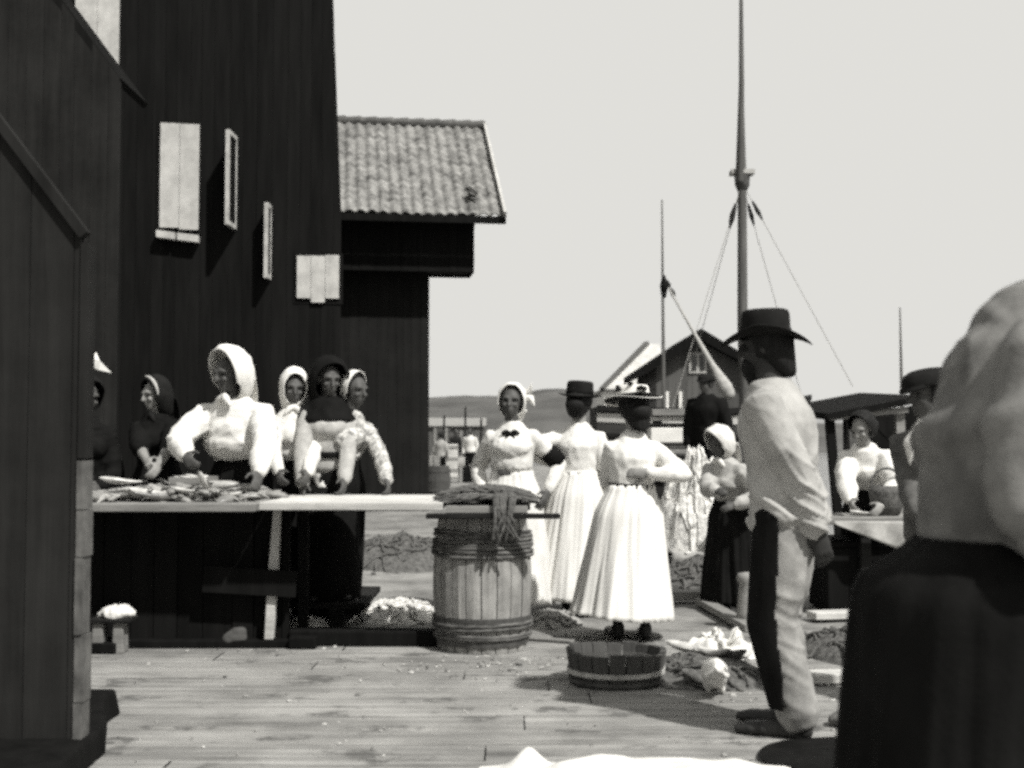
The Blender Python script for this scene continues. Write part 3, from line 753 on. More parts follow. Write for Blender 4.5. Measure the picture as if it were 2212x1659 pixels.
# ------------------------------------------------------------------ boats
D = 19.0; bo = thing('fishing_boat', 'big moored fishing boat with pale planked hull, dark rails and the tallest mast', 'boat')
x0, x1 = at(1292, 900, D).x, at(1790, 880, D).x; L_ = x1 - x0
zs_ = lambda t: 1.72 + .10 * (1 - t) ** 2 + .30 * max(0, t - .45) ** 1.6 / .55 ** 1.6 * 1.0
def hull(t, v, out=0):
    """t along the boat from stern to bow, v = 0 gunwale .. 1 keel"""
    w = 1.15 * (1 - max(0, (t - .55) / .45) ** 2.2) * (.78 + .22 * min(1, t / .3))
    w = max(w, .03); zz = zs_(t) * (1 - v) + (-1.6) * v
    k = math.cos(v * math.pi / 2 * .92) ** .45
    return V((x0 + L_ * (t - .05 * v * t), D + 1.15 - (w * k + out), zz))
mb = MB()
for side in (1, -1):
    mb.grid(lambda u, v: (lambda p_: V((p_.x, D + 1.15 + (p_.y - D - 1.15) * side, p_.z)))(hull(u, v)), 40, 16)
mb.grid(lambda u, v: V((x0, D + 1.15 + (hull(0, v).y - D - 1.15) * (1 - 2 * u), hull(0, v).z)), 8, 16)
bo_h = mb.build('hull', MATS['hull_grey'], bo, smooth=True)
def strake(v0, v1, out, m_, name):
    mb = MB()
    for side in (1, -1):
        def fn(u, v):
            t = .0 + u * .995; vv, oo = ((v0, 0), (v0, out), (v1, out), (v1, 0))[int(round(v * 3))]
            p_ = hull(t, vv, oo); return V((p_.x + .02 * u, D + 1.15 + (p_.y - D - 1.15) * side, p_.z + (.02 if v0 == 0 and v < .4 else 0)))
        mb.grid(fn, 40, 3)
    mb.build(name, MATS[m_], bo_h, smooth=False)
strake(0, .02, .06, 'dark_wood', 'gunwale'); strake(.03, .07, .012, 'hull_white', 'plank_band'); strake(.12, .135, .03, 'dark_wood', 'rubbing_rail')
mb = MB(); mb.grid(lambda u, v: (lambda p_: V((p_.x, D + 1.15 + (p_.y - D - 1.15) * (1 - 2 * v), zs_(u * .97) - .45)))(hull(u * .97, .08)), 30, 4); mb.build('boat_deck', MATS['weathered'], bo)
mt = at(1604, 700, D + 1.15); bx = mt.x
top_ = at(1597, -60, D + 1.15); j1 = at(1603, 375, D + 1.15); j2 = at(1601, 215, D + 1.15)
mb = MB(); mb.tube([(bx + .06, D + 1.15, .4), (mt.x, D + 1.15, mt.z), (j1.x, D + 1.15, j1.z), (j2.x, D + 1.15, j2.z)], [.10, .085, .072, .045], 14); ms = mb.build('mast', MATS['spar'], bo, smooth=True)
mb = MB(); mb.tube([(j1.x - .07, D + 1.0, j1.z - .15), (j2.x - .02, D + 1.0, j2.z + .2), (top_.x, D + 1.0, top_.z)], [.07, .045, .026], 10); mb.build('topmast', MATS['spar'], ms, smooth=True)
mb = MB(); mb.box((j1.x - .19, D + 1.02, j1.z - .02), (j1.x + .19, D + 1.28, j1.z + .05)); mb.build('crosstree', MATS['pale_paint'], ms)
mb = MB(); mb.tube([(j1.x, D + 1.15, j1.z - .2), (j1.x, D + 1.15, j1.z - .02)], [.12, .13], 12); mb.build('mast_band', MATS['iron'], ms)
for dx, yy in ((-1.3, D + .1), (1.5, D + .1), (-.9, D + 2.2), (1.2, D + 2.2)):
    mb = MB(); a = V((j1.x, D + 1.15, j1.z - .15)); b2 = V((bx + dx, yy, zs_((bx + dx - x0) / L_)))
    mb.tube([a, b2], .006, 5); st = mb.build('shroud', MATS['rope'], bo)
    mb = MB(); mb.tube([a.lerp(b2, .1), a.lerp(b2, .15), a.lerp(b2, .19)], [.02, .04, .015], 6); mb.build('shroud_block', MATS['dark_wood'], st)
a = at(1444, 622, D + .6); b2 = at(1575, 852, D + .2)
mb = MB(); mb.tube([a, a.lerp(b2, .35), a.lerp(b2, .72), a.lerp(b2, .93), b2], [.014, .024, .05, .12, .1], 10); mb.build('furled_sail', MATS['oat_cloth'], bo, smooth=True)

def mast_boat(label, px0, px1, d, mpx, mtop, r0, zg, seed, group):
    bt = thing('sailing_boat', label, 'boat', group=group); xa, xb = at(px0, 950, d).x, at(px1, 950, d).x; Ls = xb - xa; mb = MB()
    hf = lambda t, v, s: V((xa + Ls * t, d + s * .9 * math.sin(math.pi * min(.985, max(.05, .12 + t * .86))) * math.cos(v * 1.45) ** .5, (zg + .5 * (t - .4) ** 2) * (1 - v) - 1.6 * v))
    for s in (-1, 1): mb.grid(lambda u, v: hf(u, v, s), 24, 10)
    mb.grid(lambda u, v: hf(u, .1, 1 - 2 * v), 24, 3)
    mb.build('hull', MATS['hull_white' if seed else 'hull_grey'], bt, smooth=True)
    a = at(mpx[0], mtop, d); b3 = at(mpx[1], 900, d)
    mb = MB(); mb.tube([(b3.x, d, zg - .3), (b3.x, d, b3.z), (a.x, d, a.z)], [r0 * 1.1, r0, r0 * .35], 10); m2 = mb.build('mast', MATS['spar'], bt, smooth=True)
    return bt, m2
bt, m2 = mast_boat('moored boat with a slim pale mast in front of the gable house', 1290, 1500, 36, (1430, 1434), 432, .062, .35, 0, None)
z1 = at(1434, 598, 36); z2 = at(1434, 640, 36); mb = MB(); mb.tube([z1, (z1.x, 36, (z1.z + z2.z) / 2), z2], [.06, .12, .07], 8); mb.build('furled_pennant', MATS['black_cloth'], m2)
mb = MB(); mb.tube([z1, at(1500, 720, 36)], .012, 5); st = mb.build('stay', MATS['rope'], bt)
for q_ in (.15, .3): 
    c = z1.lerp(at(1500, 720, 36), q_); mb = MB(); mb.tube([c + V((-.04, 0, .14)), c, c + V((.03, 0, -.12))], [.03, .08, .03], 6); mb.build('block', MATS['dark_wood'], st)
mast_boat('moored boat behind the big boat bow, showing only a thin mast', 1830, 2110, 30, (1944, 1949), 665, .05, 1.2, 1, None)
# small open boat drawn up on the far quay
D = 46.0; rb = thing('rowing_boat', 'small white rowing boat drawn up on the quay near the hill', 'boat'); a, b2 = at(938, 1000, D), at(1036, 1000, D); mb = MB()
for s in (-1, 1):
    mb.grid(lambda u, v: V((a.x + (b2.x - a.x) * (u + (.06 if u > .5 else -.06) * (1 - v) * abs(2 * u - 1)), D + s * .62 * math.sin(math.pi * (.08 + .84 * u)) * math.cos(v * 1.4) ** .6, .62 * (1 - v) + .12 * (2 * u - 1) ** 2 * (1 - v) + .04)), 20, 8)
mb.build('hull', MATS['hull_white'], rb, smooth=True)
mb = MB()
for t in (.35, .6): mb.box((a.x + (b2.x - a.x) * t - .12, D - .5, .5), (a.x + (b2.x - a.x) * t + .12, D + .5, .53))
mb.build('thwart', MATS['weathered'], rb)
mb = MB(); mb.tube([(a.x, D - .05, .07), (b2.x, D - .05, .07)], .07, 8); mb.build('keel', MATS['dark_wood'], rb)

# white boards stacked on the quay in front of the boat
D = 17.0; ps = thing('board_stack', 'stack of white boards on bearers in front of the big dark boat hull', 'board stack'); r = random.Random(2)
for i, (ya, yb, m_) in enumerate(((884, 898, 'weathered'), (900, 909, 'pale_paint'), (914, 920, 'dark_wood'), (924, 956, 'white_wall'), (960, 968, 'grey_trim'), (971, 981, 'weathered'), (985, 991, 'dark_wood'), (994, 1006, 'white_wood'), (1010, 1040, 'weathered'))):
    a = at(1405 + r.uniform(-4, 4), ya, D); b2 = at(1542 + r.uniform(-5, 5), yb, D); mb = MB(); mb.box((a.x, D + r.uniform(-.03, .03), b2.z), (b2.x, D + .5, a.z)); mb.build('board', MATS[m_], ps, bevel=.01)
for px in (1425, 1520):
    a = at(px, 1040, D); mb = MB(); mb.box((a.x - .06, D + .05, -.03), (a.x + .06, D + .45, a.z)); mb.build('bearer', MATS['dark_wood'], ps)
    mb = MB(); mb.box((a.x - .05, D + .1, a.z), (a.x + .05, D + .42, at(px, 884, D).z - .01)); mb.build('spacer', MATS['dark_wood'], ps)
# clutter on the far quay left of the women
def qbox(name, label, cat, pxa, pxb, yt, d, m_, dep=.6, group=None):
    a, b2 = at(pxa, yt, d), at(pxb, yt, d); o = thing(name, label, cat, (a.x, d, -.03), 0, group); w, h = b2.x - a.x, a.z + .03; mb = MB()
    n = max(2, int(h / .22))
    for i in range(n): mb.box((0, 0, h * i / n + .01), (w, dep, h * (i + 1) / n))
    mb.build('box_sides', MATS[m_], o, bevel=.012)
    for x in (.03, w - .13): mb = MB(); mb.box((x, -.03, 0), (x + .1, -.002, h + .01)); mb.build('batten', MATS['weathered'], o)
qbox('fish_box', 'grey fish box half hidden by the corner of the dark boarded wing', 'box', 925, 948, 985, 34, 'weathered')
qbox('fish_box', 'low dark tarred box on the quay below the rowing boat bow', 'box', 990, 1030, 1008, 38, 'tar_board')
qbox('shed', 'small dark shed far along the quay behind the tiny figures', 'shed', 936, 968, 925, 56, 'house_board', 2)
qbox('shed', 'small grey shed far along the quay beside the neck-bow woman', 'shed', 992, 1060, 930, 57, 'grey_trim', 2)
for i, (px, yt, d) in enumerate(((958, 898, 50), (1004, 880, 52), (1038, 905, 49))):
    a = at(px, yt, d); mb = MB(); mb.tube([(a.x, d, -.05), (a.x + .03, d, a.z)], [.06, .04], 8)
    tag(mb.build('mooring_pole', MATS['dark_wood'], smooth=True), ('short dark pole near the tiled wing corner', 'tallest dark pole behind the tiny figures', 'dark pole just beside the headscarf of the neck-bow woman')[i], 'pole')
a = at(935, 1045, 30); mb = MB(); mb.lathe([(.001, 0), (.3, 0), (.34, .35), (.3, .7), (.001, .7)], 20); o = mb.build('staves', MATS['stave_dark'], None); kb = thing('barrel', 'dark barrel standing at the foot of the boarded wing corner', 'barrel', (a.x + .1, 30, -.03)); o.parent = kb
for z in (.12, .58): mb = MB(); mb.lathe([(.318, z - .03), (.33, z - .03), (.33, z + .03), (.318, z + .03)], 20); mb.build('hoop', MATS['iron'], kb)

qbox('fish_box', 'dark fish box under the feet of the dark man before the white board stack', 'box', 1490, 1562, 1098, 15.8, 'tar_board', .6)

# low open lean-to behind the workers on the right
D = 13.0; lt = thing('lean_to', 'low open lean-to with a sloping dark roof and dark posts behind the side table', 'lean-to'); P_ = lambda px, py, d=D: at(px, py, d)
a, b2 = P_(1788, 893), P_(1996, 854); bk = V((0, 2.4, .12)); dn = V((0, 0, -.07))
mb = MB(); mb.add([a, b2, b2 + bk, a + bk, a + dn, b2 + dn, b2 + bk + dn, a + bk + dn], [(0,1,2,3), (7,6,5,4), (0,4,5,1), (1,5,6,2), (2,6,7,3), (3,7,4,0)]); mb.build('roof', MATS['tar_board'], lt)
mb = MB(); a1, b1 = P_(1797, 903), P_(1965, 884); mb.bar(V((a1.x, D + .06, a1.z)), V((b1.x, D + .06, b1.z)), .03, .06); mb.build('rail', MATS['weathered'], lt)
mb = MB(); board_wall(mb, V((0, D + 2.2, 0)), X3, NY, [(P_(1822, 900, D + 2.2).x, -.03), (P_(2120, 900, D + 2.2).x, -.03), (P_(2120, 860, D + 2.2).x, P_(2120, 850, D + 2.2).z), (P_(1822, 900, D + 2.2).x, P_(1822, 902, D + 2.2).z)], .2, .04); mb.build('back_wall', MATS['tar_board'], lt)
for p0, p1, w_, m_ in (((1799, 898), (1826, 1110), .09, 'tar_board'), ((1852, 905), (1858, 1120), .12, 'grey_trim'), ((1952, 880), (1958, 1120), .09, 'weathered')):
    u0, u1 = P_(*p0), P_(*p1); u1.z = -.03; mb = MB(); mb.bar(V((u0.x, D + .15, u0.z)), V((u1.x, D + .15, u1.z)), w_, w_, (0, 1, 0)); mb.build('post', MATS[m_], lt)
mb = MB(); u = P_(1890, 880); mb.add([P_(1862, 905), P_(1905, 905), P_(1945, 960), P_(1945, 975), P_(1895, 925), P_(1862, 915)] + [q_ + V((0, .08, 0)) for q_ in (P_(1862, 905), P_(1905, 905), P_(1945, 960), P_(1945, 975), P_(1895, 925), P_(1862, 915))], [(0,1,2,3,4,5), (11,10,9,8,7,6)] + [(i, (i + 1) % 6, (i + 1) % 6 + 6, i + 6) for i in range(6)]); mb.build('brace', MATS['tar_board'], lt)
# ------------------------------------------------------------------ the fish table
TZ = .912; TY0, TY1 = 7.43, 8.6
tb = thing('gutting_table', 'long plank fish gutting table, bleached white at one end and resting on the big barrel', 'table', (0, 0, 0))
xL, xR = at(150, 1100, 7.78).x, at(1205, 1100, 7.78).x; xm = at(585, 1100, 7.78).x; xb = at(935, 1100, 7.78).x
def planks(name, x0, x1, m_, dz=0, e=.02, front=0):
    mb = MB(); y = TY0 - front; n = 5; w = (TY1 - TY0 + front) / n
    for i in range(n):
        a, b2 = x0 + rnd.uniform(-e, e), x1 + rnd.uniform(-e, e); z = TZ + dz + rnd.uniform(-.004, .004)
        mb.box((a, y + .004, z - .045), (b2, y + w - .004, z)); y += w
    return mb.build(name, MATS[m_], tb, bevel=.004)
planks('tabletop', xL, xm - .03, 'weathered')
planks('tabletop', xm, xb + .08, 'white_wood', .012, .01)
planks('tabletop', xb + .11, at(1146, 1100, 7.45).x, 'weathered', -.005)
mb = MB(); mb.box((xb - .02, TY0 - .012, TZ - .085), (xR, TY0 + .06, TZ - .055)); mb.build('end_cleat', MATS['dark_wood'], tb, bevel=.006)
mb = MB()
pxl, pxr = at(178, 1200, 7.86).x, at(626, 1200, 7.86).x; x = pxl
while x < pxr - .01:
    w = rnd.uniform(.13, .2); e = min(x + w, pxr); mb.box((x + .003, 7.84 + rnd.uniform(0, .012), .02), (e - .003, 7.9, TZ - .05)); x = e
mb.build('front_boarding', MATS['tar_board'], tb)
def leg(a, b2, w0, w1, m_='white_wood'):
    mb = MB(); d = (V(b2) - V(a)); x_ = V((1, 0, 0)); y_ = V((0, 1, 0)); vs = []
    for p_, w in ((V(a), w0), (V(a).lerp(V(b2), .5), w1), (V(b2), w1 * .9)): vs += [p_ + x_ * sx * w / 2 + y_ * sy * w * .5 for sx, sy in ((-1,-1),(1,-1),(1,1),(-1,1))]
    fs = [(3,2,1,0), (8,9,10,11)]
    for k in (0, 4): fs += [(k, k+1, k+5, k+4), (k+1, k+2, k+6, k+5), (k+2, k+3, k+7, k+6), (k+3, k, k+4, k+7)]
    mb.add(vs, fs); return mb.build('leg', MATS[m_], tb, bevel=.006)
leg(at(600, 1092, 7.79), V((at(582, 1350, 7.79).x, 7.79, .055)), .045, .062)
leg((pxl + .08, 8.35, TZ - .05), (pxl + .02, 8.42, 0), .07, .07, 'dark_wood'); leg((xm + .1, 8.4, TZ - .05), (xm + .1, 8.45, 0), .07, .07, 'dark_wood')
mb = MB(); a, b2 = at(440, 1250, 7.74), at(640, 1262, 7.74); mb.bar(a, b2, .03, .16); mb.build('leg_shade_bar', MATS['tar_board'], tb)  # black board added across the pale leg in place of a band of shadow
mb = MB(); mb.box((pxl, 7.76, .0), (pxr + .05, 7.98, .05)); mb.build('ground_sill', MATS['tar_board'], tb, bevel=.008)
mb = MB(); a, b2 = at(625, 1375, 7.85), at(945, 1375, 7.95)
mb.bar((a.x, 7.9, .055), (b2.x, 7.9, .045), .16, .10); tag(mb.build('beam', MATS['tar_board'], bevel=.012), 'long black beam lying on the deck between the table and the big barrel', 'beam')
mb = MB(); a = on_ground(652, 1404); mb.box((a.x - .085, a.y, 0), (a.x + .085, a.y + .16, .075)); tag(mb.build('wooden_wedge', MATS['tar_board'], bevel=.01), 'small black wooden wedge in front of the long beam', 'wedge')

def fish_mesh(mb, L, c, R, bend=.0, n=10):
    """a spindle body with tail, back fin and gaping head cut"""
    st = [(0, .02), (.06, .07), (.18, .12), (.34, .135), (.55, .105), (.75, .058), (.88, .03)]
    M = Matrix.Translation(c) @ R.to_4x4(); vs = []; fs = []
    for t, r in st:
        for k in range(n):
            a = 2 * math.pi * k / n; vs.append(V((t - .45, bend * (t - .45) ** 2 + math.cos(a) * r * .55, math.sin(a) * r)) * L)
    for i in range(len(st) - 1):
        for k in range(n): fs.append((i*n+k, i*n+(k+1)%n, (i+1)*n+(k+1)%n, (i+1)*n+k))
    k0 = len(vs); b_ = bend * .55 ** 2
    vs += [V((.42, bend*.18, .03)) * L, V((.42, bend*.18, -.03)) * L, V((.57, b_, .13)) * L, V((.52, b_, 0)) * L, V((.57, b_, -.13)) * L]
    fs += [(k0, k0+2, k0+3), (k0, k0+3, k0+1), (k0+1, k0+3, k0+4), tuple(range(n))]
    k0 = len(vs); vs += [V((-.2, 0, .125)) * L, V((-.05, 0, .2)) * L, V((.15, 0, .1)) * L]; fs.append((k0, k0+1, k0+2))
    mb.add(vs, fs, M)
def flat_rot(r, tip=.25): return Matrix.Rotation(r.uniform(0, 6.28), 3, 'Z') @ Matrix.Rotation(r.uniform(-tip, tip), 3, 'Y') @ Matrix.Rotation(r.choice((-1, 1)) * r.uniform(1.1, 1.9), 3, 'X')
# heap of gutted fish on the dark half of the table
r = random.Random(11); mb = MB(); x0, x1 = at(200, 1070, 8.1).x, at(575, 1070, 8.1).x
for i in range(150):
    u = r.random(); x = x0 + (x1 - x0) * u; y = r.uniform(7.8, 8.45)
    h = (.015 + .085 * math.exp(-((u - .62) / .25) ** 2)) * (.4 + .6 * (y - 7.75) / .7)
    fish_mesh(mb, r.choice((.12, .16, .2, .26, .34, .4)), V((x, y, TZ + .022 + h * r.random())), flat_rot(r, .2), r.uniform(-.5, .5), 8)
tag(mb.build('fish_heap', MATS['dark_fish'], smooth=True), 'mixed heap of gutted fish and scraps spread on the dark half of the gutting table', 'fish heap', kind='stuff')
def fish(label, c, yaw, L, m_='fish', tip=.1, bend=.2, group=None):
    mb = MB(); fish_mesh(mb, L, V((0, 0, 0)), Matrix.Rotation(tip, 3, 'Y') @ Matrix.Rotation(1.45, 3, 'X'), bend, 12)
    o = mb.build('fish', MATS[m_], None, c, yaw, smooth=True); return tag(o, label, 'fish', group)
fish('long pale fish at the front edge of the table heap', V((at(330, 1060, 7.84).x, 7.84, TZ + .045)), .1, .42)
fish('short pale fish lying highest at the left side of the table heap', V((at(262, 1030, 8.0).x, 8.0, TZ + .12)), .3, .3)
fish('bright fish beside the shallow crate on the gutting table', V((at(444, 1050, 7.9).x, 7.9, TZ + .10)), 1.0, .24, tip=.9)
fish('small silver fish in the middle front of the table heap', V((at(395, 1058, 7.82).x, 7.82, TZ + .07)), -.4, .22)
fish('flat pale fish by the hand of the bending woman in the big headscarf', V((at(497, 1068, 7.85).x, 7.85, TZ + .04)), 2.8, .2)
a, b2 = at(378, 1012, 8.25), at(456, 1012, 8.25)
cr = thing('fish_crate', 'shallow slatted wooden crate of fish standing on the gutting table', 'crate', (a.x, 8.1, TZ + .045)); w = b2.x - a.x
mb = MB()
for z in (0, .052): mb.box((0, 0, z), (w, .012, z + .045)); mb.box((0, .34, z), (w, .352, z + .045)); mb.box((0, .0125, z), (.012, .3395, z + .045)); mb.box((w - .012, .0125, z), (w, .3395, z + .045))
mb.box((.0125, .0125, .0), (w - .0125, .3395, .012)); mb.build('crate_box', MATS['weathered'], cr)
r = random.Random(5)
for i in range(7):
    fish('silver fish packed in the shallow crate on the gutting table', V((a.x + w * r.uniform(.3, .7), 8.1 + .05 + i * .04, TZ + .045 + .075 + .02 * r.random())), r.uniform(-.3, .3) + (3.14 if i % 2 else 0), .17, group='fish in the shallow crate')
# net over the barrel end of the table
r = random.Random(21); mb = MB(); nx0, nx1 = at(930, 1090, 7.7).x, at(1160, 1090, 7.7).x
mb.grid(lambda u, v: V((nx0 + (nx1 - nx0) * u, 7.46 + .85 * v, TZ + .0 + .06 * math.sin(math.pi * u) ** .6 * math.sin(math.pi * (.12 + .8 * v)) * (.7 + .6 * noise.noise(V((u * 6, v * 4, 2)))))), 50, 20)
for i in range(85):
    y = r.uniform(7.42, 8.2); xa = r.uniform(nx0, nx1 - .25); ln = r.uniform(.2, .5); ph = r.uniform(0, 6)
    pts = []
    for k in range(9):
        t = k / 8; x = min(nx1, xa + ln * t); u = (x - nx0) / (nx1 - nx0)
        pts.append((x, y + .03 * math.sin(ph + t * 5), TZ + .012 + .075 * max(0, math.sin(math.pi * u)) ** .6 * r.uniform(.75, 1.05) * (1 if y > 7.55 else .5) + .01 * math.sin(ph + t * 9)))
    mb.tube(pts, r.uniform(.005, .011), 5)
xh = at(1085, 1100, 7.4).x
for i in range(16):
    x = xh + r.uniform(-.07, .07); dz = r.uniform(.08, .24)
    mb.tube([(x, 7.6, TZ + .07), (x + r.uniform(-.02, .02), 7.41, TZ + .045), (x + r.uniform(-.03, .03), 7.395, TZ - dz * .5), (x + r.uniform(-.05, .05), 7.39 + .02 * r.random(), TZ - dz)], r.uniform(.006, .013), 6)
tag(mb.build('fishing_net', MATS['net'], smooth=True), 'dark fishing net bundled on the table end above the big barrel, strands hanging down', 'net')

# ------------------------------------------------------------------ barrels and tub
def barrel(label, c, r_end, r_mid, h, hoops, m_='stave', n=22, lid=True, name='barrel', rotz=0, withies=()):
    bo_ = thing(name, label, 'barrel', c, rotz); mb = MB()
    for i in range(n):
        a0 = 2 * math.pi * i / n + .012; a1 = 2 * math.pi * (i + 1) / n - .012; vs = []; K = 12; dr = rnd.uniform(-.003, .003)
        for k in range(K + 1):
            z = h * k / K; rr = r_end + (r_mid - r_end) * (1 - (2 * k / K - 1) ** 2) + dr
            for a, q in ((a0, 0), ((a0 + a1) / 2, .004), (a1, 0), (a1, -.03), (a0, -.03)): vs.append((math.cos(a) * (rr + q), math.sin(a) * (rr + q), z))
        fs = [(4,3,2,1,0), tuple(K * 5 + j for j in range(5))]
        for k in range(K):
            for j in range(5): fs.append((k*5+j, k*5+(j+1)%5, k*5+5+(j+1)%5, k*5+5+j))
        mb.add(vs, fs)
    mb.build('staves', MATS[m_], bo_)
    for z, w, mm in hoops:
        rr = lambda zz: r_end + (r_mid - r_end) * (1 - (2 * zz / h - 1) ** 2) + .005
        mb = MB(); mb.lathe([(rr(z - w/2), z - w/2), (rr(z - w/2) + .006, z - w/2), (rr(z + w/2) + .006, z + w/2), (rr(z + w/2), z + w/2)], 48); mb.build('hoop', MATS[mm], bo_)
    for z0, z1, cnt in withies:
        for i in range(cnt):
            z = z0 + (z1 - z0) * i / max(1, cnt - 1); rr = r_end + (r_mid - r_end) * (1 - (2 * z / h - 1) ** 2) + .013
            mb = MB(); ph = rnd.uniform(0, 6); K = 56
            mb.tube([(math.cos(6.2832*k/K) * rr, math.sin(6.2832*k/K) * rr, z + .006 * math.sin(6.2832*k/K + ph) + .003 * math.sin(17*k/K + ph)) for k in range(K)], (.011), 7, ref=(0, 0, 1), closed=True)
            mb.build('hoop', MATS['withy'], bo_, smooth=True)
    if lid:
        mb = MB(); mb.lathe([(.001, h - .03), (r_end - .02, h - .03)], 32); mb.build('barrel_head', MATS[m_], bo_)
    return bo_
c = on_ground(1040, 1415); RB = .285
barrel('big oak barrel with many withy hoops standing under the table end and net', (c.x, c.y + RB, 0), .272, .308, .83, [(.055, .03, 'iron'), (.2, .03, 'stave_dark')], 'stave', 20, withies=((.59, .73, 7), (.15, .175, 2), (.085, .1, 2)))
c = on_ground(1340, 1497); tubc = V((c.x + .0, c.y + .27, 0))
tu = thing('wash_tub', 'low open half tub of dark staves with one pale hoop on the open deck', 'tub', tubc, .3); mb = MB(); n = 18; h = .178
for i in range(n):
    a0 = 2 * math.pi * i / n + .015; a1 = 2 * math.pi * (i + 1) / n - .015; vs = []; hh = h + rnd.uniform(-.008, .012)
    for z, rr in ((0, .238), (hh, .268)):
        for a, q in ((a0, 0), ((a0 + a1) / 2, .003), (a1, 0), (a1, -.026), (a0, -.026)): vs.append((math.cos(a) * (rr + q), math.sin(a) * (rr + q), z))
    mb.add(vs, [(4,3,2,1,0), (5,6,7,8,9)] + [(j, (j+1)%5, 5+(j+1)%5, 5+j) for j in range(5)])
mb.build('staves', MATS['stave_dark'], tu)
for z, w, m_, in ((.075, .024, 'pale_trim'), (.03, .02, 'iron')):
    mb = MB(); rr = .238 + .03 * z / .178 + .004; mb.lathe([(rr, z - w/2), (rr + .008, z - w/2), (rr + .009, z + w/2), (rr + .002, z + w/2)], 48); mb.build('hoop', MATS[m_], tu)
mb = MB(); mb.lathe([(.001, .03), (.225, .03)], 32); mb.build('bottom', MATS['stave_dark'], tu)
mb = MB(); mb.lathe([(.001, .13), (.236, .13)], 32); mb.build('brine', MATS['sea'], tu)
mb = MB(); a = at(1440, 1440, tubc.y); mb.tube([(.245, .1, .15), (.29, .11, .17), (.3, .02, .15), (.25, -.03, .13)], .009, 7); mb.build('rope_handle', MATS['rope'], tu, smooth=True)

# ------------------------------------------------------------------ nets, fish and scraps on the ground
def heap(name, label, cat, c, rx, ry, h, m_, strands=60, seed=0, rad=.008, kind='stuff', lumps=.35, mound='same', fishn=0, fishm='fish'):
    r = random.Random(seed); mb = MB(); c = V(c)
    hf = lambda x, y: h * max(0, 1 - (x / rx) ** 2 - (y / ry) ** 2) ** .7 * (1 + lumps * noise.noise(V((x * 5 / max(rx, .3), y * 5 / max(ry, .3), seed))))
    def fn(u, v):
        a = 6.2832 * u; x = rx * v * math.cos(a); y = ry * v * math.sin(a)
        return c + V((x, y, hf(x, y) + .018 * noise.noise(V((x * 14, y * 14, seed))) * (1 if v < .97 else 0)))
    mb.grid(fn, 48, 16, wrap=True)
    for i in range(strands):
        a = r.uniform(0, 6.28); q = r.uniform(0, .9); x, y = rx * q * math.cos(a), ry * q * math.sin(a); d = r.uniform(0, 6.28); pts = []
        for k in range(9):
            d += r.uniform(-.7, .7); x += math.cos(d) * .06 * max(rx, .3); y += math.sin(d) * .06 * max(ry, .3)
            pts.append(c + V((x, y, hf(x, y) + rad * .8 + .012 * r.random())))
        mb.tube(pts, rad * r.uniform(.7, 1.4), 5)
    for i in range(fishn):
        a = r.uniform(0, 6.28); q = math.sqrt(r.random()) * .95; x, y = rx * q * math.cos(a), ry * q * math.sin(a)
        fish_mesh(mb, r.uniform(.18, .32), c + V((x, y, hf(x, y) + .02)), flat_rot(r, .5), r.uniform(-.6, .6), 8)
    o = mb.build(name, MATS[m_], smooth=True); return tag(o, label, cat, kind=kind)
c = on_ground(860, 1222); heap('net_heap', 'low tangled heap of dark nets on the ground behind the gap between table and barrel', 'net heap', (c.x, 12.9, -.03), .75, .55, .3, 'net', 120, 3, .012)
c = on_ground(842, 1350); heap('net_coil', 'pale coiled net lying on the ground just left of the big barrel', 'net', (c.x, 9.3, -.02), .36, .42, .10, 'pale_net', 60, 4, .011, kind=None)
c = on_ground(676, 1352); heap('cloth_bundle', 'small pale crumpled cloth under the white end of the table', 'cloth', (c.x, 8.75, -.01), .17, .14, .09, 'linen', 10, 6, .01, kind=None)
c = on_ground(1535, 1500); heap('net_heap', 'dark wet net with fish offal heaped on the deck beside the half tub', 'net heap', (c.x + .02, 6.85, 0), .34, .42, .085, 'net', 110, 8, .009, fishn=6)
c = on_ground(1560, 1415); heap('sack', 'pale crumpled sack lying on the deck behind the fish offal', 'sack', (c.x, 7.55, 0), .26, .2, .10, 'linen', 8, 9, .012, kind=None, lumps=.9)
def cod_head(label, c, yaw, k=1.0):
    mb = MB(); mb.ell((0, 0, .07*k), (.10*k, .065*k, .07*k)); mb.ell((.1*k, 0, .055*k), (.07*k, .05*k, .045*k)); mb.ell((-.09*k, .035*k, .05*k), (.05*k, .02*k, .055*k)); mb.ell((-.09*k, -.035*k, .05*k), (.05*k, .02*k, .055*k)); mb.tube([(.1*k, .05*k, .02*k), (.17*k, 0, .03*k), (.1*k, -.05*k, .02*k)], .014*k, 8)
    o = mb.fuse('fish', MATS['fish_pale'], .01, None, c, yaw, disp=lambda co, n: .012 * noise.noise(co * 22)); return tag(o, label, 'fish head')
c = on_ground(1553, 1517); h1 = cod_head('big pale fish head at the front of the dark net heap', V((c.x, c.y + .08, .0)), -1.7, 1.05); h1.rotation_euler = (.1, -.5, -1.7); h1.location.z = .06
c = on_ground(1462, 1420); fish('pale fish draped over the net heap next to the tub', V((c.x + .06, 7.15, .10)), -.5, .4)
c = on_ground(1590, 1440); fish('shiny fish at the boot end of the net heap', V((c.x, 7.0, .085)), .8, .3, bend=.7)
c = on_ground(1530, 1440); fish('dull fish belly up on the top of the net heap', V((c.x, 6.95, .11)), 2.2, .28, 'dark_fish', bend=.5)
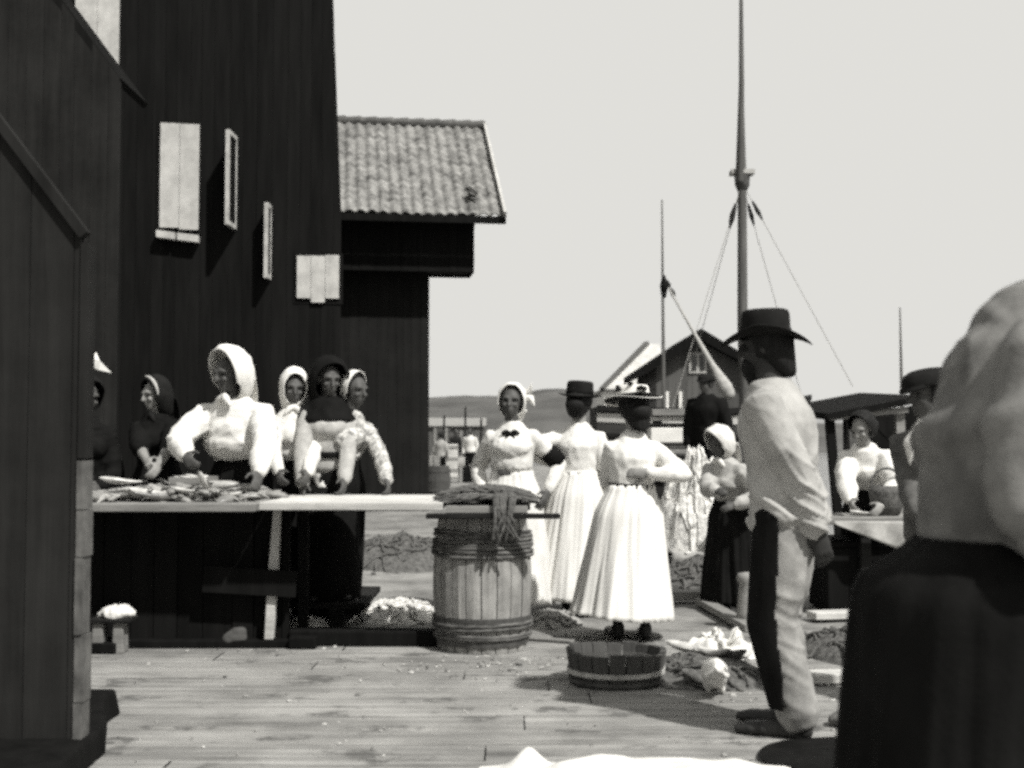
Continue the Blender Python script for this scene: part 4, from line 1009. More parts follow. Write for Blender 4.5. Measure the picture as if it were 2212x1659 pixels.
# white fish and nets heaped on a low tarpaulined stage
c = at(1520, 1150, 12.2); st = thing('low_stage', 'low plank stage under a grey tarpaulin carrying the white net heap', 'stage', (c.x, 12.2, -.03)); sw = 165 / F * 12.2
mb = MB(); mb.grid(lambda u, v: V(((u - .5) * sw * (1 + .04 * noise.noise(V((u*5, v*5, 1)))), -.55 + 1.2 * min(1, v * 1.25) if v > .2 else -.55, .27 + .02 * noise.noise(V((u * 4, v * 4, 8))) + (0 if v > .2 else -(.2 - v) * (.9 + .7 * max(0, noise.noise(V((u * 7, 2, 2)))))))), 30, 20); mb.build('tarpaulin', MATS['grey_canvas'], st, smooth=True, solid=.01)
mb = MB()
for sx in (-1, 1):
    for sy in (-.45, .45): mb.box((sx * sw * .42 - .05, sy - .05, 0), (sx * sw * .42 + .05, sy + .05, .22))
mb.box((-sw * .46, -.5, .22), (sw * .46, .6, .255)); mb.build('plank_base', MATS['dark_wood'], st)
heap('net_heap', 'tall bright heap of white nets on the low tarpaulined stage', 'net heap', (at(1512, 1150, 12.2).x, 12.25, .22), .5, .45, .8, 'pale_net', 170, 15, .013, lumps=.5)
c = at(1588, 1130, 11.6); barrel('small tarred keg standing beyond the man in the felt hat', (c.x, 11.6, -.03), .15, .18, .62, [(.1, .03, 'iron'), (.5, .03, 'iron')], 'stave_dark', 14, name='keg')
# loose planks, post
def plank(label, a, b2, w, h, m_='weathered'):
    mb = MB(); mb.bar(a, b2, w, h); return tag(mb.build('plank', MATS[m_], bevel=.006), label, 'plank')
a, b2 = on_ground(1440, 1298), on_ground(1580, 1300); plank('long plank lying crosswise behind the white skirt', V((a.x - .3, 10.1, .05)), V((b2.x + .1, 10.0, .05)), .2, .07)
a, b2 = on_ground(1515, 1306), on_ground(1625, 1368); plank('plank lying aslant towards the black-shaded trouser leg', V((a.x, a.y, .03)), V((b2.x, b2.y, .03)), .1, .05)
a, b2 = on_ground(1130, 1392), on_ground(1240, 1395); plank('short pale lath on the deck between barrel and tub', V((a.x, a.y + .2, .012)), V((b2.x, b2.y + .1, .012)), .06, .018)
c = on_ground(1608, 1352); mb = MB(); mb.lathe([(.001, 0), (.085, 0), (.075, .1), (.06, .22), (.055, .30), (.075, .34), (.06, .375), (.001, .385)], 20); tag(mb.build('mooring_post', MATS['weathered'], None, (c.x + .02, c.y, -.01), smooth=True), 'short worn mooring post beside the black-shaded trouser leg', 'post')
for i, (a, b2, lab, m_) in enumerate((((1782, 1338), (1850, 1332), 'pale board lying behind the light trouser leg, farthest of the boards', 'white_wood'), ((1790, 1475), (1850, 1468), 'white board end lying on the deck beside the black skirt', 'white_wood'))):
    p0, p1 = on_ground(*a), on_ground(*b2); plank(lab, V((p0.x - .1, p0.y, .03)), V((p1.x + .5, p1.y + .05, .03)), .16, .05, m_)
c = on_ground(1815, 1420); heap('net_heap', 'grey net trailing between the light trouser leg and the black skirt', 'net heap', (c.x + .1, 7.6, 0), .3, .5, .12, 'net', 40, 31, .01)
c = on_ground(1815, 1560)
mb = MB(); mb.ell((0, 0, .03), (.10, .07, .04)); o = mb.fuse('stone', MATS['rock'], .012, None, (c.x + .02, 5.7, .0), .4, disp=lambda co, n: .012 * noise.noise(co * 14)); tag(o, 'grey flat stone on the deck near the boots of the man', 'stone')
c = on_ground(503, 1402); mb = MB(); mb.ell((0, 0, .05), (.085, .06, .055)); mb.ell((.02, 0, .09), (.05, .045, .04)); o = mb.fuse('stone', MATS['dark_stone'], .012, None, (c.x, c.y + .06, 0), .2, disp=lambda co, n: .014 * noise.noise(co * 13)); tag(o, 'dark round stone on the deck in front of the black table boarding', 'stone')
r = random.Random(77); mb = MB()
for i in range(620):
    c1 = r.random()
    x, y = (r.uniform(-2.2, 2.2), r.uniform(5.0, 8.2)) if c1 < .4 else (r.gauss(1.05, .4), r.gauss(6.85, .4)) if c1 < .85 else (r.gauss(-.1, .3), r.gauss(7.2, .2))
    s_ = r.choice((.005, .007, .01, .014, .022)); n_ = r.randint(4, 6); zz = .004 + .3 * s_ * r.random(); vs = []
    for k in range(n_): a_ = 6.283 * k / n_ + r.uniform(-.4, .4); vs.append((s_ * r.uniform(.5, 1.4) * math.cos(a_), s_ * r.uniform(.25, .8) * math.sin(a_), 0))
    vs += [(q_[0] * .7, q_[1] * .7, zz) for q_ in vs]
    mb.add(vs, [tuple(range(n_, 2 * n_))] + [(k, (k + 1) % n_, (k + 1) % n_ + n_, k + n_) for k in range(n_)], Matrix.Translation((x, y, .003)) @ Matrix.Rotation(r.uniform(0, 6), 4, 'Z'))
tag(mb.build('scraps', MATS['scrap']), 'small chips and fish scraps scattered over the deck planks', 'scraps', kind='stuff')

# little stool with a cloth bundle at the foot of the table on the left
c = at(245, 1398, 7.62); so_ = thing('stool', 'small low stool with two pale legs near the foot of the plank gate', 'stool', (c.x, 7.62, 0)); mb = MB()
mb.box((-.13, -.08, .19), (.12, .10, .215)); mb.build('seat', MATS['dark_wood'], so_, bevel=.006)
for x in (-.085, .04):
    mb = MB(); mb.add([(x - .032, -.06, 0), (x + .04, -.06, 0), (x + .033, .07, 0), (x - .03, .07, 0), (x - .028, -.055, .189), (x + .034, -.055, .189), (x + .03, .06, .189), (x - .027, .06, .189)], [(3,2,1,0), (4,5,6,7), (0,1,5,4), (1,2,6,5), (2,3,7,6), (3,0,4,7)]); mb.build('leg', MATS['weathered'], so_, bevel=.008)
mb = MB(); mb.ell((.03, 0, .03), (.10, .08, .045)); mb.ell((-.03, .02, .02), (.08, .06, .03)); o = mb.fuse('rag', MATS['linen'], .01, None, (c.x, 7.62, .212), 0, disp=creases(.014, (14, 14, 14))); tag(o, 'crumpled pale rag lying on the low stool', 'rag')

# white sailcloth at the very front
mb = MB(); r = random.Random(4)
xa, xb2 = at(1035, 1650, 4.9).x, at(1710, 1650, 4.9).x
def sail(u, v):
    edge = .03 * noise.noise(V((u * 6, 0, 3))) + .05 * math.exp(-((u - .15) / .04) ** 2)
    x = xa + (xb2 - xa) * u; y = 4.2 + (.74 + edge) * v + .12 * u * 0
    e = min(1, 4 * u) * min(1, 5 * (1 - u)); hgt = .012 + .07 * e * math.sin(math.pi * min(1, v * .98)) ** .7 + .05 * noise.noise(V((x * 4, y * 5, 1))) * e * (1 - v ** 4) + .025 * ridged(V((x * 3, y * 7, 4))) * e * (1 - v ** 6)
    hgt += .06 * math.exp(-((u - .16) / .05) ** 2) * math.exp(-((v - .9) / .12) ** 2)
    return V((x, y, max(.008, hgt)))
mb.grid(sail, 110, 50)
tag(mb.build('sailcloth', MATS['canvas'], smooth=True), 'crumpled white sailcloth spread on the deck in the foreground', 'sailcloth')

# ------------------------------------------------------------------ second work table on the right with basket and tarred chest under it
ct = thing('side_table', 'narrow pale plank table with grey cloth hanging, between the man and the near figure', 'table')
a, b2 = at(1770, 1118, 9.2), at(1990, 1122, 9.2); z = a.z
mb = MB()
for i in range(3): mb.box((a.x, 9.15 + i * .2, z - .05), (b2.x, 9.345 + i * .2, z + rnd.uniform(-.003, .003)))
mb.build('tabletop', MATS['weathered'], ct, bevel=.005)
for x in (a.x + .35, b2.x - .1):
    for y in (9.25, 9.65): mb = MB(); mb.box((x - .035, y - .035, 0), (x + .035, y + .035, z - .05)); mb.build('leg', MATS['dark_wood'], ct)
mb = MB(); xx0, xx1 = at(1800, 1130, 9.12).x, at(1965, 1130, 9.12).x
mb.grid(lambda u, v: V((xx0 + (xx1 - xx0) * u, 9.11 - .02 * math.sin(u * 14) * v, z - .02 - v * (.02 + .22 * u))), 24, 8); mb.build('hanging_cloth', MATS['oat_cloth'], ct, smooth=True, solid=.006)
a, b2 = at(1778, 1320, 9.45), at(1990, 1320, 9.45); ch = thing('chest', 'black tarred fish chest under the pale side table', 'chest'); zt = at(1800, 1165, 9.45).z
mb = MB(); mb.box((a.x, 9.3, 0), (b2.x, 9.9, zt - .05)); mb.build('chest_box', MATS['tar_board'], ch, bevel=.01)
mb = MB(); mb.box((a.x - .02, 9.28, zt - .048), (b2.x + .02, 9.92, zt)); mb.build('lid', MATS['tar_board'], ch, bevel=.01)
c = at(1918, 1105, 9.4); bk = thing('basket', 'dark round wicker basket standing on the pale side table', 'basket', (c.x, 9.42, z)); mb = MB()
mb.lathe([(.001, .005), (.09, .005), (.12, .08), (.135, .18), (.12, .23), (.105, .225), (.118, .17), (.1, .07)], 26); mb.build('basket_bowl', MATS['net'], bk, smooth=True)
mb = MB(); mb.tube([(.12 * math.cos(t), 0, .22 + .14 * math.sin(t)) for t in [math.pi * k / 12 for k in range(13)]], .01, 6); mb.build('handle', MATS['net'], bk, smooth=True)
c = at(1858, 1105, 9.3); fish('small white fish lying on the pale side table', V((c.x, 9.3, z + .03)), .3, .2)

mb = MB()
def sheet_pt(u, v):  # flat black sheet, added to darken this stretch of deck
    a = 6.2832 * u; k = 1 + .16 * noise.noise(V((math.cos(a) * 1.3, math.sin(a) * 1.3, 4)))
    return V((1.62 + .62 * k * v * math.cos(a), 5.12 + .36 * k * v * math.sin(a), .012 + .03 * abs(noise.noise(V((v * 3 * math.cos(a), v * 3 * math.sin(a), 2)))) * (1 - v ** 5)))
mb.grid(sheet_pt, 60, 20, wrap=True)
tag(mb.build('dark_sheet', MATS['black_cloth'], smooth=True), 'flat black sheet added as a dark patch on the deck at the feet of the man', 'dark_sheet')

c = on_ground(1500, 1245); heap('net_heap', 'dark sprawling net heap on the ground right of the long white skirt', 'net heap', (c.x + .05, 11.2, -.02), .6, .5, .22, 'net', 90, 41, .012)
c = on_ground(1190, 1330); heap('rope_coil', 'loose grey rope on the ground between the big barrel and the white dresses', 'rope', (c.x, 9.0, -.02), .22, .3, .06, 'rope', 30, 43, .012, kind=None)
# ------------------------------------------------------------------ the people
M_ = MATS
# 1. man in the felt hat, his back to us, looking away to the left
px, d = 1708, 5.55; L0 = V((at(px, 1550, d).x, d, 0))
J = person('man in dark felt hat, light work jacket and trousers, their shaded front modelled in black, standing side on', L0, -116, 1.85, True, lean=7, broad=1.08, side=0, head=(2, 4, 0), voxel=.009, skin='skin_shadow',
           hands={'L': at(1772, 1168, d - .16), 'R': L0 + V((.14, .32, .86))}, poles={'L': (.15, 1, 0), 'R': (-.2, 1, 0)}, feet={'R': (-.10, -.01), 'L': (.085, .05)}, palm={'L': (-.8, -.3, 0)}, curl=.55)
_a = creases(.017, (3.0, 2.2, 12), (.6, .1, 0), lambda c: .2 + min(1.0, max(0, (1.36 - c.z) * 3.2)), p=2.8)
fz = lambda c, n: _a(c, n) + .006 * noise.noise(c * 7)
top(J, M_['twill'], 'jacket', grow=.046, peplum=-.001, wmul=1.06, sleeve=.044, cuff=.032, disp=fz, voxel=.010, upto=.95)
def front_cut(name, mb, m, keep, voxel, parent):
    """fuse the shapes, then keep only the part of the skin for which keep(co) holds"""
    o = mb.fuse(name, m, voxel, parent, smooth=3); bm = bmesh.new(); bm.from_mesh(o.data)
    bmesh.ops.delete(bm, geom=[v for v in bm.verts if not keep(v.co)], context='VERTS'); bm.to_mesh(o.data); bm.free()
    md = o.modifiers.new('s', 'SOLIDIFY'); md.thickness = .006; md.offset = 1; return o
ap = MB(); H = J['H']; c_, r_ = trunk_pts(J, -.06, .12, .028); ap.tube(c_, r_, 24, ref=J['X'])  # black shell over the trouser front, standing in for their shaded side
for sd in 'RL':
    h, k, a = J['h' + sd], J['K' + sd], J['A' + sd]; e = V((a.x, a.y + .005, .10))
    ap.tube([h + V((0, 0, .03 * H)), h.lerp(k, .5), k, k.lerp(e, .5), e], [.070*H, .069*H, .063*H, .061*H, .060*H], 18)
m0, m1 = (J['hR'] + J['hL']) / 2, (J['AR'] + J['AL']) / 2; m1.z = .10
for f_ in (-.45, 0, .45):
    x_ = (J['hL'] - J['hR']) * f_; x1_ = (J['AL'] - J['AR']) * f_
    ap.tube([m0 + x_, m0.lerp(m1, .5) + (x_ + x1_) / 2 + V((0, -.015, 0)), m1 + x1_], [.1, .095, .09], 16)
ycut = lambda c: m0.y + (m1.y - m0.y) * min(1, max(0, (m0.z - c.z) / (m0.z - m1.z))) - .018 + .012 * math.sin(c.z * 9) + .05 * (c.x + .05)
front_cut('trouser_shade', ap, M_['black_cloth'], lambda c: c.y < ycut(c) and .13 < c.z < 1.0, .010, J['o'])
trousers(J, M_['moleskin'], creases(.010, (3, 3, 10), (.5, .3, 0), lambda c: .4 + .8 * math.exp(-((c.z - .5) / .2) ** 2) + .5 * math.exp(-((c.z - .12) / .1) ** 2)), wide=1.2)
hair(J, M_['dark_hair'], bun=False, vol=1.05, low=.075)
hat(J, M_['felt'], (.052, .061), .064, (.100, .112), .014, .026, M_['black_cloth'], tilt=-3, curl=.012, dent=.2, wave=.012)
shoes(J, M_['leather'])
b_ = MB(); H = J['H']; q = lambda x, y, z: J['C'] + J['R'] @ (V((x, y, z)) * H)
b_.ell(q(0, -.035, -.05), (.034*H, .026*H, .034*H), J['R']); b_.ell(q(0, -.03, -.075), (.024*H, .02*H, .03*H), J['R']); b_.fuse('beard', M_['dark_hair'], .008, J['o'], disp=lambda c, n: .004 * noise.noise(c * 60))

# 2. near figure at the right edge, in profile and stooping, pale smock over a black skirt
d = 2.4; L0 = V((at(2112, 1500, d).x, d, 0))
J = person('person in pale creased smock and wide black skirt stooping closest to the camera', L0, 86, 1.92, False, lean=24, headup=0, head=(0, 40, 0), voxel=.011, skin='skin', hands={'R': L0 + V((.72, -.10, 1.05)), 'L': L0 + V((.72, .16, 1.05))}, poles={'R': (-.3, .6, -1)}, cat='woman')
H = J['H']; iR = Matrix.Rotation(-J['yaw'], 3, 'Z'); w = lambda px, py, dd: iR @ (at(px, py, dd) - L0); mb = MB()
dep = iR @ V((0, 1, 0))
mb.tube([w(2150, 1222, 2.42), w(2154, 1090, 2.42), w(2168, 960, 2.42), w(2212, 838, 2.43), w(2278, 748, 2.45), w(2365, 702, 2.46)], [(.20, .145), (.205, .14), (.215, .146), (.225, .15), (.22, .15), (.16, .13)], 28, ref=dep)
mb.tube([w(2275, 760, 2.26), w(2262, 800, 2.215), w(2238, 920, 2.19), w(2214, 1040, 2.185), w(2232, 1110, 2.17), w(2292, 1140, 2.12), w(2420, 1130, 2.1)], [.085, .088, .08, .07, .066, .06, .05], 18)
mb.tube([w(2300, 760, 2.62), w(2330, 950, 2.66), w(2420, 1120, 2.6)], [.09, .08, .06], 14)
sp = w(2236, 770, 2.2)
def pull(c, n):
    x_, z_ = -(c.y - sp.y), c.z - sp.z; r_ = math.hypot(x_, z_); th = math.atan2(z_, x_)
    f_ = math.sin(8 * th + 2.5 * noise.noise(c * 3) + 4 * r_); e_ = min(1, max(0, (r_ - .06) * 6)) * min(1, max(0, (.62 - r_) * 4))
    return .032 * e_ * (max(0, f_) ** 1.5) + .008 * noise.noise(c * 6) + .006 * max(0, ridged(V((c.x * 4, c.y * 9, c.z * 4)))) ** 2
mb.fuse('smock', M_['smock'], .010, J['o'], smooth=4, disp=pull)
skirt(J, M_['black_cloth'], top_t=.07, hem=.06, rb=(.34, .31), pleats=15, amp=.016, seed=3, rt=(.17, .16), flare=1, hip=(.29, .265), hipz=.05)
scarf(J, M_['white_cloth'], seed=2, tail=False, knot=False, neck=0); shoes(J, M_['leather'])

def dress(J, m, seed, hem, rb, shift=(0, 0), belt_m=None, disp=None, pleats=22, sleeve=.034, bulge=.012, upto=.98, puff=1.1, m2=None, hemtilt=0, amp=.016):
    top(J, m, 'blouse', grow=.02, waist=.105, sleeve=sleeve, cuff=.02, puff=puff, bulge=bulge, disp=disp or folds(.008, (17, 17, 9), (.3, .2, 0)), upto=upto)
    skirt(J, m2 or m, 'skirt', .112, hem, rb=rb, seed=seed, shift=shift, pleats=pleats, hemtilt=hemtilt, amp=amp)
    if belt_m: belt(J, belt_m)
# 3. woman in white, back to us, hand on hip
d = 8.17; L0 = V((at(1362, 1375, d).x, d, 0))
J = person('woman in long white dress and flower-trimmed pale hat, back turned, hand on her hip', L0, 186, 1.60, side=-3, head=(14, 6, 2), hands={'R': at(1398, 1022, d - .13), 'L': at(1345, 1005, d + .30)}, poles={'R': (-1, .2, -.15), 'L': (.6, .8, -.4)}, feet={'R': (-.09, .03), 'L': (.08, -.03)}, palm={'R': (.6, -.6, 0)})
dress(J, M_['white_cloth'], 1, .15, (.34, .32), (.062, .0), M_['black_cloth'], hemtilt=.03)
hair(J, M_['dark_hair'], True, 1.2, low=.09); ho_ = hat(J, M_['white_cloth'], (.07, .074), .05, (.122, .125), .002, .05, M_['black_cloth'], tilt=0, wave=.01)
H = J['H']
for k, (aa, rr, zz, q_) in enumerate(((20, .085, .088, 1.0), (62, .07, .1, .8), (95, .088, .084, 1.15), (150, .08, .086, 1.0), (200, .08, .085, .9), (280, .085, .083, 1))):
    c_ = J['C'] + J['R'] @ (V((rr * math.cos(math.radians(aa)), rr * math.sin(math.radians(aa)), zz)) * H)
    fl = MB()
    for j in range(5): fl.ell(c_ + V((rnd.uniform(-.02, .02), rnd.uniform(-.02, .02), rnd.uniform(-.012, .016))) * q_, (.017 * q_, .017 * q_, .014 * q_), None, 8, 6)
    fl.fuse('flower', M_['felt'], .006, ho_, smooth=1)
bu = MB(); bu.tube([J['C'] + J['R'] @ (V((0, .004, z_)) * H) for z_ in (.036, .044, .047)], [(.085*H, .09*H), (.116*H, .119*H), (.118*H, .121*H)], 40, ref=J['R'] @ V((1, 0, 0)), caps=False); bu.build('brim_lining', M_['felt'], ho_, smooth=True); shoes(J, M_['leather'])
# 4. her companion behind
d = 9.5; L0 = V((at(1252, 1310, d).x, d, 0))
J = person('woman in white and a flat dark hat, half hidden behind the hand-on-hip woman', L0, 168, 1.69, head=(-8, 4, -3), hands={'R': None, 'L': at(1190, 1000, d + .05)}, poles={'L': (.8, .4, -.4)})
dress(J, M_['white_cloth'], 5, .10, (.36, .33), (.06, 0), M_['linen'], hemtilt=.03)
hair(J, M_['dark_hair'], True, 1.14, low=.06); hat(J, M_['felt'], (.062, .066), .062, (.098, .105), .002, .04, M_['black_cloth'], tilt=-2, dent=0); shoes(J, M_['leather'])
# 5. headscarfed woman facing us behind the barrel
d = 9.4; L0 = V((at(1106, 1400, d).x, d, 0))
J = person('headscarfed woman with dark neck bow and armband facing us behind the barrel', L0, -6, 1.70, head=(-4, 0, 3), hands={'R': at(1042, 1062, d - .05), 'L': at(1184, 1062, d - .08)}, poles={'R': (-.5, .9, 0), 'L': (.8, .6, 0)}, skin='skin_tan_shade')
dress(J, M_['linen'], 9, .08, (.33, .31), (0, 0), M_['oat_cloth'])
scarf(J, M_['white_cloth'], r=(.064, .076, .076), open_deg=66, seed=4, knot=False)
t = MB(); H = J['H']; q = lambda x, y, z: J['C'] + J['R'] @ (V((x, y, z)) * H)
t.tube([q(.05, .03, .04), q(.075, .02, .055), q(.085, .0, .085)], [.02*H, .016*H, .003*H], 8); t.tube([q(.045, .03, .03), q(.085, .02, .02), q(.10, .01, -.01)], [.02*H, .015*H, .004*H], 8); t.build('scarf_knot', M_['white_cloth'], J['o'], smooth=True)
t = MB(); nb = J['N'] + V((0, -.075, -.03))
for sx in (-1, 1): t.ell(nb + V((sx * .04, -.045, -.01)), (.036, .014, .022), Matrix.Rotation(sx * .4, 3, 'Y')); t.tube([nb + V((0, -.05, -.01)), nb + V((sx * .03, -.06, -.06)), nb + V((sx * .045, -.055, -.09))], [.01, .016, .012], 8)
t.fuse('neck_bow', M_['black_cloth'], .008, J['o'])
t = MB(); bc = J['P'] + J['s'] * .107 * H + V((-.045, -.125, 0)); t.box(bc - V((.05, .012, .022)), bc + V((.05, .012, .022))); t.build('buckle', M_['iron'], J['o'], bevel=.004)
t = MB(); ap_, bp_ = J['SL'].lerp(J['EL'], .62), J['SL'].lerp(J['EL'], .98); dr_ = (bp_ - ap_)
t.tube([ap_ - dr_ * .3, ap_ - dr_ * .25, bp_ - dr_ * .05, bp_], [.064, .074, .071, .060], 20, caps=False); t.build('armband', M_['black_cloth'], J['o'], smooth=True)
# --- the gutting women on their low boards behind the table
pb = thing('duckboard', 'low plank duckboard behind the gutting table that the women stand on', 'duckboard'); x0, x1 = at(150, 1100, 8.9).x, at(800, 1100, 8.9).x; mb = MB()
for i in range(5): mb.box((x0, 8.62 + i * .2, .13), (x1, 8.81 + i * .2, .17))
mb.build('boards', M_['dark_wood'], pb)
for x in (x0 + .2, (x0 + x1) / 2, x1 - .2): mb = MB(); mb.box((x - .05, 8.62, 0), (x + .05, 9.6, .13)); mb.build('bearer', M_['dark_wood'], pb)
PB = .17
# 6. big headscarf, bending over the table
d = 8.75; L0 = V((at(528, 1100, d).x, d, .07))
J = person('woman in big white headscarf and full white blouse bending over fish on the table', L0, -16, 1.84, broad=1.3, lean=18, head=(-26, 12, 0), voxel=.009, skin='skin_tan_shade',
           hands={'R': at(402, 985, 8.2), 'L': at(556, 1066, 7.95)}, poles={'R': (-.9, .1, .0), 'L': (1, .1, .25)}, curl=.7, headup=.35)
top(J, M_['white_cloth'], 'blouse', grow=.035, waist=.10, sleeve=.043, cuff=.024, puff=1.15, bulge=.085, wmul=1.25, disp=creases(.009, (5, 5, 9), (.3, .6, 0)), upto=.95)
skirt(J, M_['black_cloth'], 'skirt', .105, .05, rb=(.33, .30), seed=12, pleats=13)
scarf(J, M_['white_cloth'], r=(.082, .094, .098), open_deg=72, cz=.012, seed=7, neck=.45, fw=.004); shoes(J, M_['leather'])
# 7. second scarf, facing us
d = 8.95; L0 = V((at(632, 1100, d).x, d, PB))
J = person('woman in close white headscarf facing the camera over the shoulder of the bending woman', L0, 12, 1.61, lean=8, head=(4, 8, 3), skin='skin_tan_shade', hands={'R': at(606, 1066, 8.3), 'L': at(660, 1066, 8.35)}, poles={'R': (-.6, .6, -.3), 'L': (.7, .6, -.2)}, curl=.7)
top(J, M_['linen'], 'blouse', grow=.03, sleeve=.036, cuff=.024, bulge=.015, disp=creases(.009, (5, 5, 9), (.3, .6, 0)))
skirt(J, M_['black_cloth'], 'skirt', .11, .05, rb=(.27, .26), seed=2, pleats=13); scarf(J, M_['white_cloth'], r=(.064, .078, .084), open_deg=50, seed=1, neck=1.0); shoes(J, M_['leather'])
# 8. dark kerchief, oat coloured belted dress
d = 8.9; L0 = V((at(705, 1100, d).x, d, PB))
J = person('woman with dark shawl over head and shoulders and oat coloured belted dress at the table', L0, 16, 1.68, lean=7, head=(10, 14, 0), skin='skin_tan_shade', hands={'R': at(652, 1066, 8.5), 'L': at(742, 1066, 8.5)}, poles={'R': (-.5, .8, -.2), 'L': (.5, .8, -.2)}, curl=.7)
top(J, M_['oat_cloth'], 'jacket', grow=.04, peplum=.03, waist=.03, sleeve=.038, cuff=.026, disp=folds(.006, (15, 15, 8)), wmul=1.05)
belt(J, M_['black_cloth'], .105, .058, .045)
sk = MB(); cz = J['P']
sk.lathe([(.02, .84), (.1, .83), (.17, .79), (.215, .7), (.24, .58), (.25, .4), (.25, .12), (.24, -.10)], 40, (cz.x, cz.y, 0)); sk.build('skirt', M_['black_cloth'], J['o'], smooth=True, solid=.008)
scarf(J, M_['black_cloth'], 'shawl', r=(.085, .094, .09), open_deg=56, seed=5, neck=1.2, cz=.008)
t = MB(); c_, r_ = trunk_pts(J, .24, .3, .06, 1.04); t.tube(c_, r_, 24, ref=J['X'])
for sd in 'RL': t.tube([J['N'] + V((0, 0, .02)), J['S' + sd] + V((0, 0, .01)), J['S' + sd].lerp(J['E' + sd], .12)], [.06, .075, .07], 12)
t.fuse('shawl_cape', M_['black_cloth'], .014, J['o'], disp=folds(.012, (12, 12, 8))); shoes(J, M_['leather'])
# 9. white cap, spotted sleeves, leaning on the table
d = 8.92; L0 = V((at(715, 1100, d).x, d, .13))
J = person('woman in white cap with spotted sleeves, one arm stretched along the white table end', L0, 26, 1.66, lean=10, side=13, head=(26, 10, 0), skin='skin_tan_shade', hands={'R': None, 'L': at(845, 1062, 8.5)}, poles={'L': (.9, .2, .3), 'R': (-.4, .8, -.3)}, curl=.6)
top(J, M_['spotted'], 'blouse', grow=.022, sleeve=.035, cuff=.026, disp=creases(.009, (5, 5, 9), (.3, .6, 0)))
skirt(J, M_['black_cloth'], 'skirt', .11, .1, rb=(.21, .2), seed=8, pleats=12); hair(J, M_['dark_hair'], True, .98)
scarf(J, M_['white_cloth'], 'cap', r=(.056, .07, .07), open_deg=80, seed=9, neck=.1, knot=False, tail=False, cz=.016); shoes(J, M_['leather'])
# 10. dark dressed woman at the left
d = 8.9; L0 = V((at(343, 1100, d).x, d, PB))
J = person('woman in dark clothes with thin white scarf edge and bare forearm behind the fish heap', L0, -10, 1.56, lean=7, head=(-35, 12, 0), skin='skin', hands={'R': at(320, 1005, 8.4), 'L': at(340, 1010, 8.35)}, poles={'R': (-.8, .4, -.3), 'L': (1, .2, .4)}, curl=.6)
top(J, M_['black_cloth'], 'jacket', grow=.03, sleeve=.042, cuff=.03, puff=1.1, arms='RL', upto=.2, disp=creases(.009, (5, 5, 9), (.3, .6, 0)))
skirt(J, M_['black_cloth'], 'skirt', .11, .05, rb=(.28, .26), seed=4, pleats=12); scarf(J, M_['felt'], r=(.064, .076, .08), open_deg=62, seed=3, neck=.8)
t = MB(); H = J['H']
t.tube([J['C'] + J['R'] @ (V((math.sin(b) * .06, -.028 + .012 * abs(math.sin(b)), math.cos(b) * .078 + .012)) * H) for b in [math.radians(-10 + 12 * k) for k in range(11)]], [.003, .006, .008, .01, .012, .013, .013, .012, .01, .007, .003], 8); t.build('scarf_edge', M_['pale_paint'], J['o'], smooth=True); shoes(J, M_['leather'])
# 11. figure at the gate edge
d = 8.75; L0 = V((at(176, 1100, d).x, d, 0))
J = person('person in black with a pale kerchief corner, mostly hidden by the plank gate', L0, 30, 1.72, lean=6, head=(18, 16, 0), skin='skin_tan_shade', cat='woman', hands={'L': at(215, 1050, 8.5), 'R': None})
top(J, M_['black_cloth'], 'jacket', grow=.035, sleeve=.042, cuff=.03, disp=creases(.009, (5, 5, 9), (.3, .6, 0))); skirt(J, M_['black_cloth'], 'skirt', .11, .05, rb=(.28, .27), seed=6)
scarf(J, M_['felt'], r=(.07, .08, .082), seed=8); c = J['C']; iR = Matrix.Rotation(-J['yaw'], 3, 'Z'); w = lambda px, py, dd: iR @ (at(px, py, dd) - L0)
t = MB(); t.add([w(180, 772, 8.55), w(192, 762, 8.53), w(198, 774, 8.47), w(208, 762, 8.53), w(216, 780, 8.45), w(240, 806, 8.53), w(214, 800, 8.43), w(186, 788, 8.47)], [(0,1,2,7), (2,3,4), (2,4,6,7), (4,5,6)])
t.build('kerchief_corner', M_['linen'], J['o'], solid=.012); shoes(J, M_['leather'])
# 12. dark man on the boat
d = 16.1; L0 = V((at(1530, 1000, d).x, d, .42))
hz_ = at(1528, 800, d).z - L0.z
J = person('man in dark clothes and cap raised on a box before the white board stack', L0, -30, hz_ / 1.04, True, lean=4, head=(-20, 6, 0), voxel=.016, skin='skin_tan_shade', hands={'L': at(1566, 960, d - .25), 'R': None}, poles={'L': (.9, .5, -.4)})
top(J, M_['black_cloth'], 'jacket', grow=.06, peplum=-.04, sleeve=.05, cuff=.034, voxel=.018, disp=folds(.012, (7, 7, 5))); trousers(J, M_['black_cloth'], wide=1.3, voxel=.018); hair(J, M_['dark_hair'], False)
hat(J, M_['felt'], (.06, .07), .045, (.066, .085), .006, .032, None, flat=False); shoes(J, M_['leather'])
# 13. pale scarf beyond the man
d = 9.6; L0 = V((at(1578, 1100, d).x, d, -.02))
J = person('woman in pale headscarf stooping before the white net heap beside the hatted man', L0, -40, 1.46, lean=30, head=(-20, 22, 0), skin='skin_tan_shade', voxel=.011, hands={'R': at(1548, 1060, 9.2), 'L': at(1590, 1090, 9.3)}, poles={'R': (-.8, .4, -.3), 'L': (.8, .4, -.3)}, curl=.7, hips=(0, .12))
top(J, M_['oat_cloth'], 'blouse', grow=.03, sleeve=.042, cuff=.026, disp=creases(.009, (5, 5, 9), (.3, .6, 0))); skirt(J, M_['black_cloth'], 'skirt', .11, .06, rb=(.27, .26), seed=10)
scarf(J, M_['linen'], r=(.07, .084, .084), open_deg=60, seed=11, peak=.01); shoes(J, M_['leather'])
